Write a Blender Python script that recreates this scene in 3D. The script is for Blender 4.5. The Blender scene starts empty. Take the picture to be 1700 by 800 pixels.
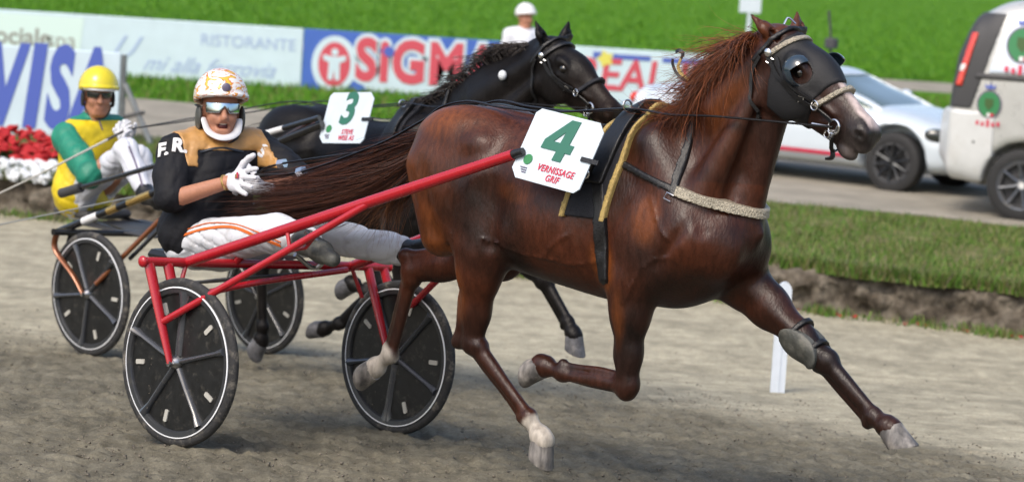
import bpy, bmesh, math, random
import numpy as np
from mathutils import Matrix, Vector

random.seed(7); RNG = np.random.default_rng(7)
sc = bpy.context.scene
COL = sc.collection

# ------------------------------------------------------------------ camera
cam_d = bpy.data.cameras.new('camera'); cam = bpy.data.objects.new('camera', cam_d); COL.objects.link(cam)
sc.camera = cam
PITCH, ROLL = math.atan(510/4400), math.radians(3.65)
fw = Vector((0, math.cos(PITCH), -math.sin(PITCH))); up0 = Vector((0, math.sin(PITCH), math.cos(PITCH))); r0 = Vector((1, 0, 0))
rt = math.cos(ROLL)*r0 + math.sin(ROLL)*up0; up = -math.sin(ROLL)*r0 + math.cos(ROLL)*up0
m = Matrix((rt, up, -fw)).transposed().to_4x4(); m.translation = (0, 0, 2.225)
cam.matrix_world = m
cam_d.sensor_width = 36; cam_d.lens = 36*4400/1700
cam_d.clip_start = .1; cam_d.clip_end = 3000
cam_d.dof.use_dof = True; cam_d.dof.focus_distance = 10.4; cam_d.dof.aperture_fstop = 3.3

# ------------------------------------------------------------------ light
SUN_EL, SUN_AZ = 50, 212          # azimuth from +Y clockwise: hazy light from behind the camera's left shoulder
w = bpy.data.worlds.new('World'); sc.world = w; w.use_nodes = True
nt = w.node_tree; nt.nodes.clear()
sky = nt.nodes.new('ShaderNodeTexSky'); sky.sky_type = 'NISHITA'; sky.sun_disc = False
sky.sun_elevation = math.radians(SUN_EL); sky.sun_rotation = math.radians(SUN_AZ)
sky.air_density = 1.0; sky.dust_density = 4.0; sky.ozone_density = 1.0
bg = nt.nodes.new('ShaderNodeBackground'); bg.inputs[1].default_value = .15
wo = nt.nodes.new('ShaderNodeOutputWorld')
nt.links.new(sky.outputs[0], bg.inputs[0]); nt.links.new(bg.outputs[0], wo.inputs[0])
sl = bpy.data.lights.new('sun', 'SUN'); sl.energy = 1.2; sl.angle = math.radians(22); sl.color = (1, .94, .84)
so = bpy.data.objects.new('sun', sl); COL.objects.link(so)
az, el = math.radians(SUN_AZ), math.radians(SUN_EL)
so.rotation_euler = Vector((-math.sin(az)*math.cos(el), -math.cos(az)*math.cos(el), -math.sin(el))).to_track_quat('-Z', 'Y').to_euler()
so.location = (-6, -8, 12)
sc.view_settings.view_transform = 'Standard'; sc.view_settings.look = 'None'
sc.view_settings.exposure = 0.62; sc.view_settings.gamma = 1

# ------------------------------------------------------------------ materials
def srgb(r, g, b):
    f = lambda c: (c/255/12.92) if c <= 10 else ((c/255+.055)/1.055)**2.4
    return (f(r), f(g), f(b))
_mats = {}
def mat(name, col=(.5,.5,.5), rough=.5, metal=0, var=0, vscale=6, bump=0, bscale=80, col2=None, spec=.5, coat=0, sheen=0, attr=None, trans=0, emit=None, stretch=None, detail=6, dirt=None):
    if name in _mats: return _mats[name]
    M = bpy.data.materials.new(name); M.use_nodes = True; N = M.node_tree; n = N.nodes; l = N.links
    b = n['Principled BSDF']
    b.inputs['Roughness'].default_value = rough; b.inputs['Metallic'].default_value = metal
    b.inputs['Specular IOR Level'].default_value = spec
    b.inputs['Coat Weight'].default_value = coat; b.inputs['Coat Roughness'].default_value = .08
    b.inputs['Sheen Weight'].default_value = sheen
    b.inputs['Base Color'].default_value = (*col, 1)
    if trans: b.inputs['Transmission Weight'].default_value = trans
    tc = n.new('ShaderNodeTexCoord'); mp = n.new('ShaderNodeMapping'); l.new(tc.outputs['Object'], mp.inputs[0])
    if stretch: mp.inputs['Scale'].default_value = stretch
    src = None
    if attr:
        a = n.new('ShaderNodeAttribute'); a.attribute_name = attr; src = a.outputs['Color']
    if var or col2:
        no = n.new('ShaderNodeTexNoise'); no.inputs['Scale'].default_value = vscale; no.inputs['Detail'].default_value = detail
        l.new(mp.outputs[0], no.inputs['Vector'])
        if col2:
            r = n.new('ShaderNodeValToRGB'); r.color_ramp.elements[0].position = .38; r.color_ramp.elements[1].position = .62
            r.color_ramp.elements[0].color = (*col, 1); r.color_ramp.elements[1].color = (*col2, 1)
            l.new(no.outputs['Fac'], r.inputs[0]); src2 = r.outputs[0]
            if src:
                mx = n.new('ShaderNodeMix'); mx.data_type = 'RGBA'; mx.blend_type = 'MULTIPLY'; mx.inputs[0].default_value = 1
                l.new(src, mx.inputs[6]); l.new(src2, mx.inputs[7]); src = mx.outputs[2]
            else: src = src2
        if var:
            r = n.new('ShaderNodeMapRange'); r.inputs[1].default_value = .25; r.inputs[2].default_value = .75
            r.inputs[3].default_value = 1-var; r.inputs[4].default_value = 1+var
            no2 = n.new('ShaderNodeTexNoise'); no2.inputs['Scale'].default_value = vscale*2.7; no2.inputs['Detail'].default_value = detail
            l.new(mp.outputs[0], no2.inputs['Vector']); l.new(no2.outputs['Fac'], r.inputs[0])
            mx = n.new('ShaderNodeVectorMath'); mx.operation = 'SCALE'
            if src: l.new(src, mx.inputs[0])
            else: mx.inputs[0].default_value = col
            l.new(r.outputs[0], mx.inputs['Scale']); src = mx.outputs[0]
            rr = n.new('ShaderNodeMapRange'); rr.inputs[3].default_value = max(.05, rough-.12); rr.inputs[4].default_value = min(1, rough+.12)
            l.new(no2.outputs['Fac'], rr.inputs[0]); l.new(rr.outputs[0], b.inputs['Roughness'])
    if dirt:
        dn = n.new('ShaderNodeTexNoise'); dn.inputs['Scale'].default_value = dirt[1]; dn.inputs['Detail'].default_value = 8; dn.inputs['Roughness'].default_value = .7
        l.new(tc.outputs['Object'], dn.inputs['Vector'])
        dr = n.new('ShaderNodeMapRange'); dr.inputs[1].default_value = dirt[2]; dr.inputs[2].default_value = dirt[2]+.16; dr.inputs[4].default_value = dirt[3]
        l.new(dn.outputs['Fac'], dr.inputs[0])
        mx = n.new('ShaderNodeMix'); mx.data_type = 'RGBA'; l.new(dr.outputs[0], mx.inputs[0])
        if src: l.new(src, mx.inputs[6])
        else: mx.inputs[6].default_value = (*col, 1)
        mx.inputs[7].default_value = (*dirt[0], 1); src = mx.outputs[2]
    if src: l.new(src, b.inputs['Base Color'])
    if bump:
        bn = n.new('ShaderNodeTexNoise'); bn.inputs['Scale'].default_value = bscale; bn.inputs['Detail'].default_value = 5
        l.new(mp.outputs[0], bn.inputs['Vector'])
        bp = n.new('ShaderNodeBump'); bp.inputs['Strength'].default_value = bump; bp.inputs['Distance'].default_value = .01
        l.new(bn.outputs['Fac'], bp.inputs['Height']); l.new(bp.outputs[0], b.inputs['Normal'])
    if emit:
        b.inputs['Emission Color'].default_value = (*emit[0], 1); b.inputs['Emission Strength'].default_value = emit[1]
    _mats[name] = M
    return M

DUST = (.30, .27, .22)
mat('coat', attr='Col', rough=.38, var=.38, vscale=11, bump=.24, bscale=75, spec=.34, stretch=(1.6, 1.6, .5), detail=9, dirt=((.07,.045,.03), 5, .60, .18))
mat('coat_dark', attr='Col', rough=.44, var=.35, vscale=11, bump=.25, bscale=75, spec=.18, stretch=(1.6, 1.6, .5))
mat('hair', attr='Col', rough=.42, spec=.4)
mat('hoof', (.26,.24,.22), .5, var=.4, vscale=22, bump=.4, bscale=60, col2=(.085,.08,.078), stretch=(1,1,.3), dirt=((.30,.27,.22), 12, .55, .6))
mat('hoof_dark', (.12,.12,.13), .5, var=.35, vscale=14, bump=.3, bscale=60, col2=(.06,.06,.065), dirt=((.30,.28,.25), 12, .55, .5))
mat('eye', (.008,.006,.005), .06, coat=1)
mat('leather', (.007,.007,.008), .40, var=.3, vscale=30, bump=.25, bscale=220)
mat('mask', (.0055,.0055,.007), .55, var=.2, vscale=40, bump=.3, bscale=400)
mat('navy_cloth', (.006,.007,.012), .75, var=.2, bump=.3, bscale=300)
mat('gold_trim', (.42,.30,.10), .6, var=.25, vscale=40, bump=.5, bscale=300)
mat('silver_pad', (.40,.36,.28), .40, metal=.45, var=.45, vscale=60, bump=1.0, bscale=160)
mat('chrome', (.75,.75,.76), .18, metal=1)
mat('steel', (.42,.42,.43), .34, metal=1, var=.2, vscale=20)
mat('red_paint', (.40,.010,.018), .26, var=.06, vscale=5, coat=.4, dirt=(DUST, 9, .64, .30))
mat('black_gloss', (.011,.011,.012), .22, coat=.5, dirt=((.11,.10,.085), 20, .62, .45))
mat('copper', (.20,.065,.022), .3, metal=.5, coat=.5)
mat('gold_foil', (.60,.40,.14), .25, metal=.8)
mat('white_sticker', (.72,.72,.72), .4)
mat('tyre', (.022,.022,.023), .75, var=.3, vscale=20, bump=.4, bscale=120, dirt=(DUST, 14, .52, .5))
mat('car_tyre', (.016,.016,.017), .7, var=.2, vscale=8, dirt=((.10,.095,.085), 5, .58, .4))
mat('rim', (.050,.053,.058), .30, metal=.4, dirt=((.16,.15,.13), 18, .56, .5))
mat('rim_line', (.80,.82,.85), .35)
mat('disc', (.010,.0105,.011), .34, var=.25, vscale=12, dirt=((.13,.12,.10), 24, .56, .45))
mat('disc_spoke', (.050,.054,.062), .22, coat=.6, dirt=((.16,.15,.13), 24, .56, .4))
mat('slot', (.42,.41,.37), .6)
mat('plate', (.54,.62,.68), .38, var=.05, vscale=5, dirt=((.45,.43,.40), 9, .62, .35))
mat('green_ink', (.022,.135,.090), .5)
mat('red_ink', (.55,.030,.075), .5)
mat('emblem_green', (.03,.20,.07), .5)
mat('ink_dark', (.12,.10,.16), .5)
mat('skin', (.40,.185,.115), .48, var=.10, vscale=30, bump=.15, bscale=200, spec=.4)
mat('mouth', (.10,.018,.018), .4)
mat('teeth', (.7,.66,.58), .3)
mat('jersey_black', (.0065,.007,.010), .72, var=.2, vscale=10, bump=.5, bscale=26, spec=.3)
mat('jersey_gold', (.44,.235,.075), .42, var=.15, vscale=10, bump=.5, bscale=26)
mat('trousers_white', (.60,.62,.66), .62, var=.05, vscale=9, bump=.5, bscale=14, dirt=((.30,.25,.19), 6, .55, .65))
mat('trousers_white_clean', (.58,.60,.66), .62, var=.05, vscale=9, bump=.5, bscale=14, dirt=((.40,.36,.31), 5, .62, .35))
mat('orange_stripe', (.62,.13,.015), .6)
mat('white_strap', (.60,.61,.64), .55)
mat('glove', (.62,.63,.67), .65, var=.05, bump=.4, bscale=60, dirt=((.35,.31,.25), 22, .58, .5))
mat('jersey_yellow', (.66,.50,.010), .55, var=.1, vscale=8, bump=.5, bscale=14)
mat('jersey_green', (.010,.20,.125), .55, var=.12, vscale=8, bump=.5, bscale=14)
mat('helmet_yellow', (.66,.55,.02), .25, coat=.5)
mat('helmet_white', (.75,.75,.74), .25, coat=.5)
mat('goggle', (.02,.035,.05), .05, metal=.0, coat=1)
mat('mirror_lens', (.55,.68,.78), .06, metal=1)
mat('boot', (.010,.010,.011), .4, var=.3, bump=.3, bscale=60, dirt=((.15,.14,.12), 10, .55, .4))
mat('boot_grey', (.06,.062,.055), .55, var=.3, bump=.3, bscale=60, dirt=((.2,.19,.16), 10, .5, .5))
mat('strap_dark', (.015,.015,.016), .5)
mat('banner_white', (.56,.68,.76), .5, var=.05, vscale=1.5)
mat('banner_blue', (.055,.13,.48), .5, var=.05, vscale=2)
mat('banner_lightblue', (.30,.42,.68), .5)
mat('ink_blue', (.075,.12,.46), .5)
mat('ink_pale_blue', (.36,.46,.68), .5)
mat('ink_grey', (.28,.28,.26), .5)
mat('banner_red', (.58,.075,.11), .5)
mat('banner_pale_green', (.62,.76,.74), .5)
mat('ink_yellow', (.70,.62,.12), .5)
mat('galv', (.20,.215,.22), .5, metal=.5, var=.2)
mat('car_white', (.56,.63,.69), .22, coat=.8, var=.02, vscale=3)
mat('van_silver', (.52,.525,.51), .3, metal=.25, coat=.6, var=.05, vscale=3, dirt=((.36,.34,.30), 3, .60, .2))
mat('van_bumper', (.60,.61,.61), .35, coat=.4, var=.05, vscale=3, dirt=((.36,.32,.26), 3, .55, .4))
mat('van_white', (.66,.74,.86), .3, coat=.5)
mat('plastic_dark', (.045,.045,.048), .55, var=.1)
mat('glass_dark', (.018,.024,.022), .04, coat=1)
mat('glass_screen', (.10,.14,.125), .05, coat=1)
mat('tail_red', (.62,.035,.018), .15, coat=1)
mat('lamp_clear', (.7,.7,.68), .1, coat=1)
mat('alloy_dark', (.045,.048,.052), .3, metal=.7)
mat('alloy_blue', (.09,.105,.13), .4, metal=.5, dirt=(DUST, 8, .5, .5))
mat('post_white', (.62,.68,.76), .45, var=.05, dirt=((.45,.42,.37), 8, .6, .5))
mat('petal_red', (.42,.012,.016), .6, var=.4, vscale=30)
mat('petal_white', (.66,.69,.72), .6, var=.1, vscale=30)
mat('leaf_green', (.045,.10,.025), .6, var=.4, vscale=30)
mat('pole_red', (.30,.035,.03), .5)
mat('cloth_white', (.66,.68,.74), .7, var=.08, vscale=8, bump=.4, bscale=18)
mat('cloth_dark', (.03,.032,.04), .7, bump=.4, bscale=18)
mat('blade', attr='Col', rough=.6, spec=.3)
mat('clod', (.19,.165,.13), .95, var=.4, vscale=9)

# ------------------------------------------------------------------ objects
class Thing:
    """an Empty at the thing's base; its parts are meshes given in the frame (origin, rotz)"""
    def __init__(s, name, label, cat, origin=(0,0,0), rotz=0, base=(0,0,0), group=None):
        s.o = bpy.data.objects.new(name, None); COL.objects.link(s.o); s.o.empty_display_size = .2
        c, n = math.cos(rotz), math.sin(rotz)
        s.base = np.array(base, float); ox, oy, oz = origin; bx, by, bz = base
        s.o.location = (ox + c*bx - n*by, oy + n*bx + c*by, oz + bz); s.o.rotation_euler = (0, 0, rotz)
        s.o['label'] = label; s.o['category'] = cat
        if group: s.o['group'] = group
    def add(s, name, vf, mt, parent=None, smooth=True, label=None, col=None, kind=None):
        v, f = vf
        o = mesh_obj(name, np.asarray(v, float) - s.base, f, mt, smooth, col)
        o.parent = parent or s.o
        if label: o['label'] = label
        if kind: o['kind'] = kind
        return o
def mesh_obj(name, v, f, mt, smooth=True, col=None, mi=None):
    me = bpy.data.meshes.new(name)
    v = np.asarray(v, np.float32)
    if isinstance(f, np.ndarray):
        k = f.shape[1]
        me.vertices.add(len(v)); me.vertices.foreach_set('co', v.ravel())
        me.loops.add(f.size); me.loops.foreach_set('vertex_index', f.astype(np.int32).ravel())
        me.polygons.add(len(f)); me.polygons.foreach_set('loop_start', np.arange(0, f.size, k, dtype=np.int32))
        me.update(calc_edges=True)
    else:
        me.from_pydata([tuple(map(float, p)) for p in v], [], [tuple(map(int, q)) for q in f]); me.update()
    if smooth: me.polygons.foreach_set('use_smooth', np.ones(len(me.polygons), bool))
    for x in (mt if isinstance(mt, (list, tuple)) else [mt]): me.materials.append(_mats[x])
    if mi is not None: me.polygons.foreach_set('material_index', np.asarray(mi, np.int32))
    if col is not None:
        a = me.color_attributes.new('Col', 'FLOAT_COLOR', 'POINT')
        a.data.foreach_set('color', np.concatenate([np.asarray(col, np.float32), np.ones((len(v), 1), np.float32)], 1).ravel())
    me.validate()
    if smooth and not isinstance(f, np.ndarray):
        bm = bmesh.new(); bm.from_mesh(me); bmesh.ops.recalc_face_normals(bm, faces=bm.faces); bm.to_mesh(me); bm.free()
        try: me.set_sharp_from_angle(angle=math.radians(40))
        except Exception: pass
    o = bpy.data.objects.new(name, me); COL.objects.link(o)
    return o
def struct(name, v, f, mt, **k):
    o = mesh_obj(name, v, f, mt, **k); o['kind'] = 'structure'; return o
def single(name, label, cat, v, f, mt, loc=(0,0,0), rotz=0, group=None, **k):
    o = mesh_obj(name, v, f, mt, **k); o.location = loc; o.rotation_euler = (0,0,rotz)
    o['label'] = label; o['category'] = cat
    if group: o['group'] = group
    return o

# ------------------------------------------------------------------ mesh pieces (verts, faces)
def A3(p): return np.array(p, float)
def nrm(v): v = A3(v); return v/(np.linalg.norm(v)+1e-12)
def join(*ms):
    V, Fc, n = [], [], 0
    for v, f in ms:
        V.append(np.asarray(v, float)); Fc += [tuple(int(i)+n for i in q) for q in f]; n += len(v)
    return np.concatenate(V), Fc
def spline(pts, n=24):
    """Catmull-Rom through the points"""
    P = [A3(p) for p in pts]
    if len(P) == 2: return [P[0]+(P[1]-P[0])*t for t in np.linspace(0, 1, n)]
    P = [2*P[0]-P[1]]+P+[2*P[-1]-P[-2]]; out = []; seg = len(P)-3
    for u in np.linspace(0, seg, n):
        i = min(int(u), seg-1); t = u-i; a, b, c, d = P[i:i+4]
        out.append(.5*((2*b)+(-a+c)*t+(2*a-5*b+4*c-d)*t*t+(-a+3*b-3*c+d)*t**3))
    return out
def frames(P):
    T = [nrm(P[min(i+1, len(P)-1)]-P[max(i-1, 0)]) for i in range(len(P))]
    u = np.cross(T[0], (0, 0, 1.0))
    if np.linalg.norm(u) < .1: u = np.cross(T[0], (0, 1.0, 0))
    u = nrm(u); out = []
    for t in T:
        u = nrm(u - t*(u@t)); out.append((t, u, np.cross(t, u)))
    return out
def tube(pts, r, seg=10, flat=1.0, closed=False):
    P = [A3(p) for p in pts]; n = len(P)
    R = [r]*n if np.isscalar(r) else list(np.interp(np.linspace(0, 1, n), np.linspace(0, 1, len(r)), r))
    V, Fc = [], []
    for i, (p, (t, u, w_)) in enumerate(zip(P, frames(P))):
        for k in range(seg):
            a = 2*math.pi*k/seg; V.append(p+R[i]*(u*math.cos(a)+w_*math.sin(a)*flat))
    for i in range(n-1):
        for k in range(seg):
            k2 = (k+1) % seg; Fc.append((i*seg+k, i*seg+k2, (i+1)*seg+k2, (i+1)*seg+k))
    if closed:
        for k in range(seg): Fc.append(((n-1)*seg+k, (n-1)*seg+(k+1) % seg, (k+1) % seg, k))
    else:
        Fc.append(tuple(range(seg))[::-1]); Fc.append(tuple((n-1)*seg+k for k in range(seg)))
    return np.array(V), Fc
def ribbon(pts, normals, width, thick=.004):
    """flat strap along pts; normals = outward directions"""
    P = [A3(p) for p in pts]; V, Fc = [], []; n = len(P)
    for i in range(n):
        t = nrm(P[min(i+1, n-1)]-P[max(i-1, 0)]); nn = A3(normals[i]); nn = nrm(nn-t*(nn@t)); s = np.cross(t, nn)
        for a, b in ((-1, 0), (-.85, 1), (.85, 1), (1, 0)): V.append(P[i]+s*a*width/2+nn*b*thick)
    for i in range(n-1):
        for k in range(4):
            k2 = (k+1) % 4; Fc.append((i*4+k, i*4+k2, (i+1)*4+k2, (i+1)*4+k))
    Fc.append((0, 1, 2, 3)); Fc.append(tuple((n-1)*4+k for k in (3, 2, 1, 0)))
    return np.array(V), Fc
def lathe(prof, seg=48, c=(0,0,0), axis='y', a0=0, a1=2*math.pi):
    """prof: (radius, along) pairs; spins about axis; closed profile loop"""
    full = abs(a1-a0-2*math.pi) < 1e-6
    n = seg if full else seg+1; m_ = len(prof); V, Fc = [], []
    for i in range(n):
        a = a0+(a1-a0)*i/seg
        for r, h in prof:
            x, z = r*math.cos(a), r*math.sin(a)
            p = {'y': (x, h, z), 'z': (x, z, h), 'x': (h, x, z)}[axis]
            V.append((p[0]+c[0], p[1]+c[1], p[2]+c[2]))
    for i in range(seg if full else seg):
        j = (i+1) % n
        for k in range(m_):
            k2 = (k+1) % m_; Fc.append((i*m_+k, j*m_+k, j*m_+k2, i*m_+k2))
    return np.array(V), Fc
def box(c, s, R=None, bev=0):
    x, y, z = [q/2 for q in s]
    if bev:
        b = min(bev, x*.98, y*.98, z*.98); V = []
        for sx in (-1, 1):
            for sy in (-1, 1):
                for sz in (-1, 1):
                    V += [(sx*x, sy*(y-b), sz*(z-b)), (sx*(x-b), sy*y, sz*(z-b)), (sx*(x-b), sy*(y-b), sz*z)]
        V, Fc = hull(V)
    else:
        V = [(a, b_, c_) for a in (-x, x) for b_ in (-y, y) for c_ in (-z, z)]
        Fc = [(0,1,3,2), (4,6,7,5), (0,4,5,1), (2,3,7,6), (0,2,6,4), (1,5,7,3)]
    V = np.array(V, float)
    if R is not None: V = V@np.array(R).T
    return V+A3(c), Fc
def hull(V):
    bm = bmesh.new()
    for p in V: bm.verts.new(tuple(map(float, p)))
    bmesh.ops.convex_hull(bm, input=bm.verts); bmesh.ops.dissolve_limit(bm, angle_limit=.01, verts=bm.verts, edges=bm.edges)
    bm.verts.ensure_lookup_table(); bm.verts.index_update()
    V2 = [tuple(v.co) for v in bm.verts]; F2 = [tuple(v.index for v in f.verts) for f in bm.faces]; bm.free()
    return V2, F2
def prism(poly, t, O=(0,0,0), U=(1,0,0), W=(0,0,1)):
    """flat polygon (u,w) given thickness t along U x W"""
    U, W = nrm(U), nrm(W); Nn = np.cross(U, W); n = len(poly)
    V = [A3(O)+U*a+W*b for a, b in poly]+[A3(O)+U*a+W*b+Nn*t for a, b in poly]
    Fc = [tuple(range(n))[::-1], tuple(range(n, 2*n))]+[(i, (i+1) % n, n+(i+1) % n, n+i) for i in range(n)]
    return np.array(V), Fc
def rrect(w_, h_, r, n=5, cx=0, cy=0):
    out = []
    for sx, sy, a0 in ((1, 1, 0), (-1, 1, 90), (-1, -1, 180), (1, -1, 270)):
        for i in range(n):
            a = math.radians(a0+90*i/(n-1)); out.append((cx+sx*(w_/2-r)+r*math.cos(a), cy+sy*(h_/2-r)+r*math.sin(a)))
    return out
def circ(r, n=32, cx=0, cy=0, ry=None):
    return [(cx+r*math.cos(2*math.pi*i/n), cy+(ry or r)*math.sin(2*math.pi*i/n)) for i in range(n)]
def ball(c, r, seg=16, rings=10, R=None):
    rx, ry, rz = (r, r, r) if np.isscalar(r) else r; V, Fc = [], []
    for i in range(rings+1):
        th = math.pi*i/rings
        for k in range(seg):
            a = 2*math.pi*k/seg; V.append((rx*math.sin(th)*math.cos(a), ry*math.sin(th)*math.sin(a), rz*math.cos(th)))
    for i in range(rings):
        for k in range(seg):
            k2 = (k+1) % seg; Fc.append((i*seg+k, (i+1)*seg+k, (i+1)*seg+k2, i*seg+k2))
    V = np.array(V)
    if R is not None: V = V@np.array(R).T
    return V+A3(c), Fc
def ring(c, R_, r, axis=(0,1,0), seg=20, s2=8):
    a = nrm(axis); u = nrm(np.cross(a, (.3, .2, .9))); w_ = np.cross(a, u)
    return tube([A3(c)+R_*(u*math.cos(t)+w_*math.sin(t)) for t in np.linspace(0, 2*math.pi, seg, endpoint=False)], r, s2, closed=True)
def text_mesh(s, size=1, bold=0, shear=0, xs=1, thick=.002, align='CENTER', space=1):
    """letters as a thin solid in the (x, z) plane facing -y"""
    cu = bpy.data.curves.new('lettering', 'FONT'); cu.body = s; cu.size = size; cu.offset = bold; cu.shear = shear
    cu.extrude = thick/2; cu.align_x = align; cu.align_y = 'CENTER'; cu.space_character = space; cu.resolution_u = 4; cu.space_line = .85
    o = bpy.data.objects.new('lettering', cu); COL.objects.link(o)
    dg = bpy.context.evaluated_depsgraph_get(); me = bpy.data.meshes.new_from_object(o.evaluated_get(dg))
    V = np.array([v.co for v in me.vertices]); Fc = [tuple(p.vertices) for p in me.polygons]
    bpy.data.objects.remove(o); bpy.data.curves.remove(cu); bpy.data.meshes.remove(me)
    return np.stack([V[:, 0]*xs, -V[:, 2], V[:, 1]], 1), Fc
def on_face(vf, O, U, W):
    """put a flat (x, y, z) shape facing -y onto the plane at O spanned by U (its x) and W (its z)"""
    v, f = vf; U = nrm(U); W = nrm(W); Nn = np.cross(W, U)     # into the surface, like +y
    return A3(O)+v[:, :1]*U+v[:, 1:2]*Nn+v[:, 2:3]*W, f
def xz(poly, t=.002): return prism(poly, t, (0, t/2, 0), (1,0,0), (0,0,1))

# ------------------------------------------------------------------ signed-distance sculpting
def smin(a, b, k):
    if k <= 0: return np.minimum(a, b)
    h = np.clip(.5+.5*(a-b)/k, 0, 1); return a+(b-a)*h-k*h*(1-h)
class Field:
    def __init__(s, lo, hi, h):
        s.lo, s.h = A3(lo), h; n = np.ceil((A3(hi)-s.lo)/h).astype(int)+1
        s.ax = [(s.lo[i]+h*np.arange(n[i])).astype(np.float32) for i in range(3)]
        s.D = np.full(n, .5, np.float32)
    def _sub(s, lo, hi):
        sl_ = []
        for i in range(3):
            a = max(0, int((lo[i]-s.lo[i])/s.h)); b = min(len(s.ax[i]), int((hi[i]-s.lo[i])/s.h)+2); 
            if b <= a: return None
            sl_.append(slice(a, b))
        return tuple(sl_)
    def op(s, fn, lo, hi, k=.03, sub=False):
        m_ = abs(k)+3*s.h; q = s._sub(A3(lo)-m_, A3(hi)+m_)
        if q is None: return s
        X, Y, Z = np.meshgrid(*[s.ax[i][q[i]] for i in range(3)], indexing='ij', sparse=True)
        d = fn(X, Y, Z)
        s.D[q] = -smin(-s.D[q], d, k) if sub else smin(s.D[q], d, k)
        return s
    def cone(s, a, b, ra, rb, k=.03, sy=1.0, sub=False, flat=None):
        """round cone a-b; sy squeezes it sideways (y); flat=(dir, factor) squeezes it along dir"""
        a, b = A3(a), A3(b); ab = b-a; L2 = max(ab@ab, 1e-9); mr = max(ra, rb)*max(1, sy)
        if flat: fd, ff = nrm(flat[0]), flat[1]; mr *= max(1, ff)
        def fn(X, Y, Z):
            px, py, pz = X-a[0], Y-a[1], Z-a[2]
            t = np.clip((px*ab[0]+py*ab[1]+pz*ab[2])/L2, 0, 1)
            dx, dy, dz = px-t*ab[0], (py-t*ab[1])/sy, pz-t*ab[2]
            if flat:
                q = dx*fd[0]+dy*fd[1]+dz*fd[2]; g = q*(1/ff-1); dx, dy, dz = dx+g*fd[0], dy+g*fd[1], dz+g*fd[2]
            return (np.sqrt(dx*dx+dy*dy+dz*dz)-(ra+(rb-ra)*t))*min(1, sy if sy < 1 else 1)
        return s.op(fn, np.minimum(a, b)-mr, np.maximum(a, b)+mr, k, sub)
    def chain(s, pts, rs, k=.03, sy=1.0, flat=None):
        for i in range(len(pts)-1): s.cone(pts[i], pts[i+1], rs[i], rs[i+1], k, sy, flat=flat)
        return s
    def ell(s, c, r, k=.03, R=None, sub=False):
        c = A3(c); r = A3(r if not np.isscalar(r) else (r, r, r)); mr = r.max()
        ext = r if R is None else np.full(3, mr)
        def fn(X, Y, Z):
            p = [X-c[0], Y-c[1], Z-c[2]]
            if R is not None: p = [p[0]*R[0][j]+p[1]*R[1][j]+p[2]*R[2][j] for j in range(3)]
            q = [(p[j]/r[j])**2 for j in range(3)]; k0 = np.sqrt(q[0]+q[1]+q[2]); k1 = np.sqrt(q[0]/r[0]**2+q[1]/r[1]**2+q[2]/r[2]**2)+1e-6
            return k0*(k0-1)/k1
        return s.op(fn, c-ext, c+ext, k, sub)
    def sample(s, P):
        P = np.atleast_2d(A3(P)); g = (P-s.lo)/s.h; n = np.array(s.D.shape)
        g = np.clip(g, 0, n-1.001); i = g.astype(int); f_ = g-i; out = 0
        for dx in (0, 1):
            for dy in (0, 1):
                for dz in (0, 1):
                    w_ = (f_[:, 0] if dx else 1-f_[:, 0])*(f_[:, 1] if dy else 1-f_[:, 1])*(f_[:, 2] if dz else 1-f_[:, 2])
                    out = out+w_*s.D[i[:, 0]+dx, i[:, 1]+dy, i[:, 2]+dz]
        return out
    def grad(s, P):
        e = s.h; P = np.atleast_2d(A3(P))
        G = np.stack([s.sample(P+d)-s.sample(P-d) for d in (A3((e,0,0)), A3((0,e,0)), A3((0,0,e)))], 1)
        return G/(np.linalg.norm(G, axis=1, keepdims=True)+1e-9)
    def hit(s, P0, P1, off=.003, n=500):
        """where the lines P0-P1 first meet the surface"""
        P0, P1 = np.atleast_2d(A3(P0)), np.atleast_2d(A3(P1)); out = P1.copy(); done = np.zeros(len(P0), bool)
        for t in np.linspace(0, 1, n):
            Q_ = P0+(P1-P0)*t; k = (s.sample(Q_) < off) & ~done; out[k] = Q_[k]; done |= k
        return out, s.grad(out)
    def project(s, P, off=0, it=12):
        P = np.atleast_2d(A3(P)).copy()
        for _ in range(it): P -= (s.sample(P)-off)[:, None]*s.grad(P)*.8
        return P, s.grad(P)
    def mesh(s): return surfnet(s.D, s.lo, s.h)
    def cover(s, lo, hi, off, region, h=.005):
        """a layer of cloth or leather lying on the sculpted body inside region(X,Y,Z) < 0"""
        lo, hi = A3(lo), A3(hi); n = np.ceil((hi-lo)/h).astype(int)+1
        ax = [lo[i]+h*np.arange(n[i]) for i in range(3)]
        X, Y, Z = np.meshgrid(*ax, indexing='ij')
        D = s.sample(np.stack([X.ravel(), Y.ravel(), Z.ravel()], 1)).reshape(X.shape)-off
        D = np.maximum(D, region(X, Y, Z)).astype(np.float32)
        D[0] = D[-1] = .1; D[:, 0] = D[:, -1] = .1; D[:, :, 0] = D[:, :, -1] = .1
        return surfnet(D, lo, h)
_E = [(0,1),(2,3),(4,5),(6,7),(0,2),(1,3),(4,6),(5,7),(0,4),(1,5),(2,6),(3,7)]
_C = np.array([(i>>2&1, i>>1&1, i&1) for i in range(8)])
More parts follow.
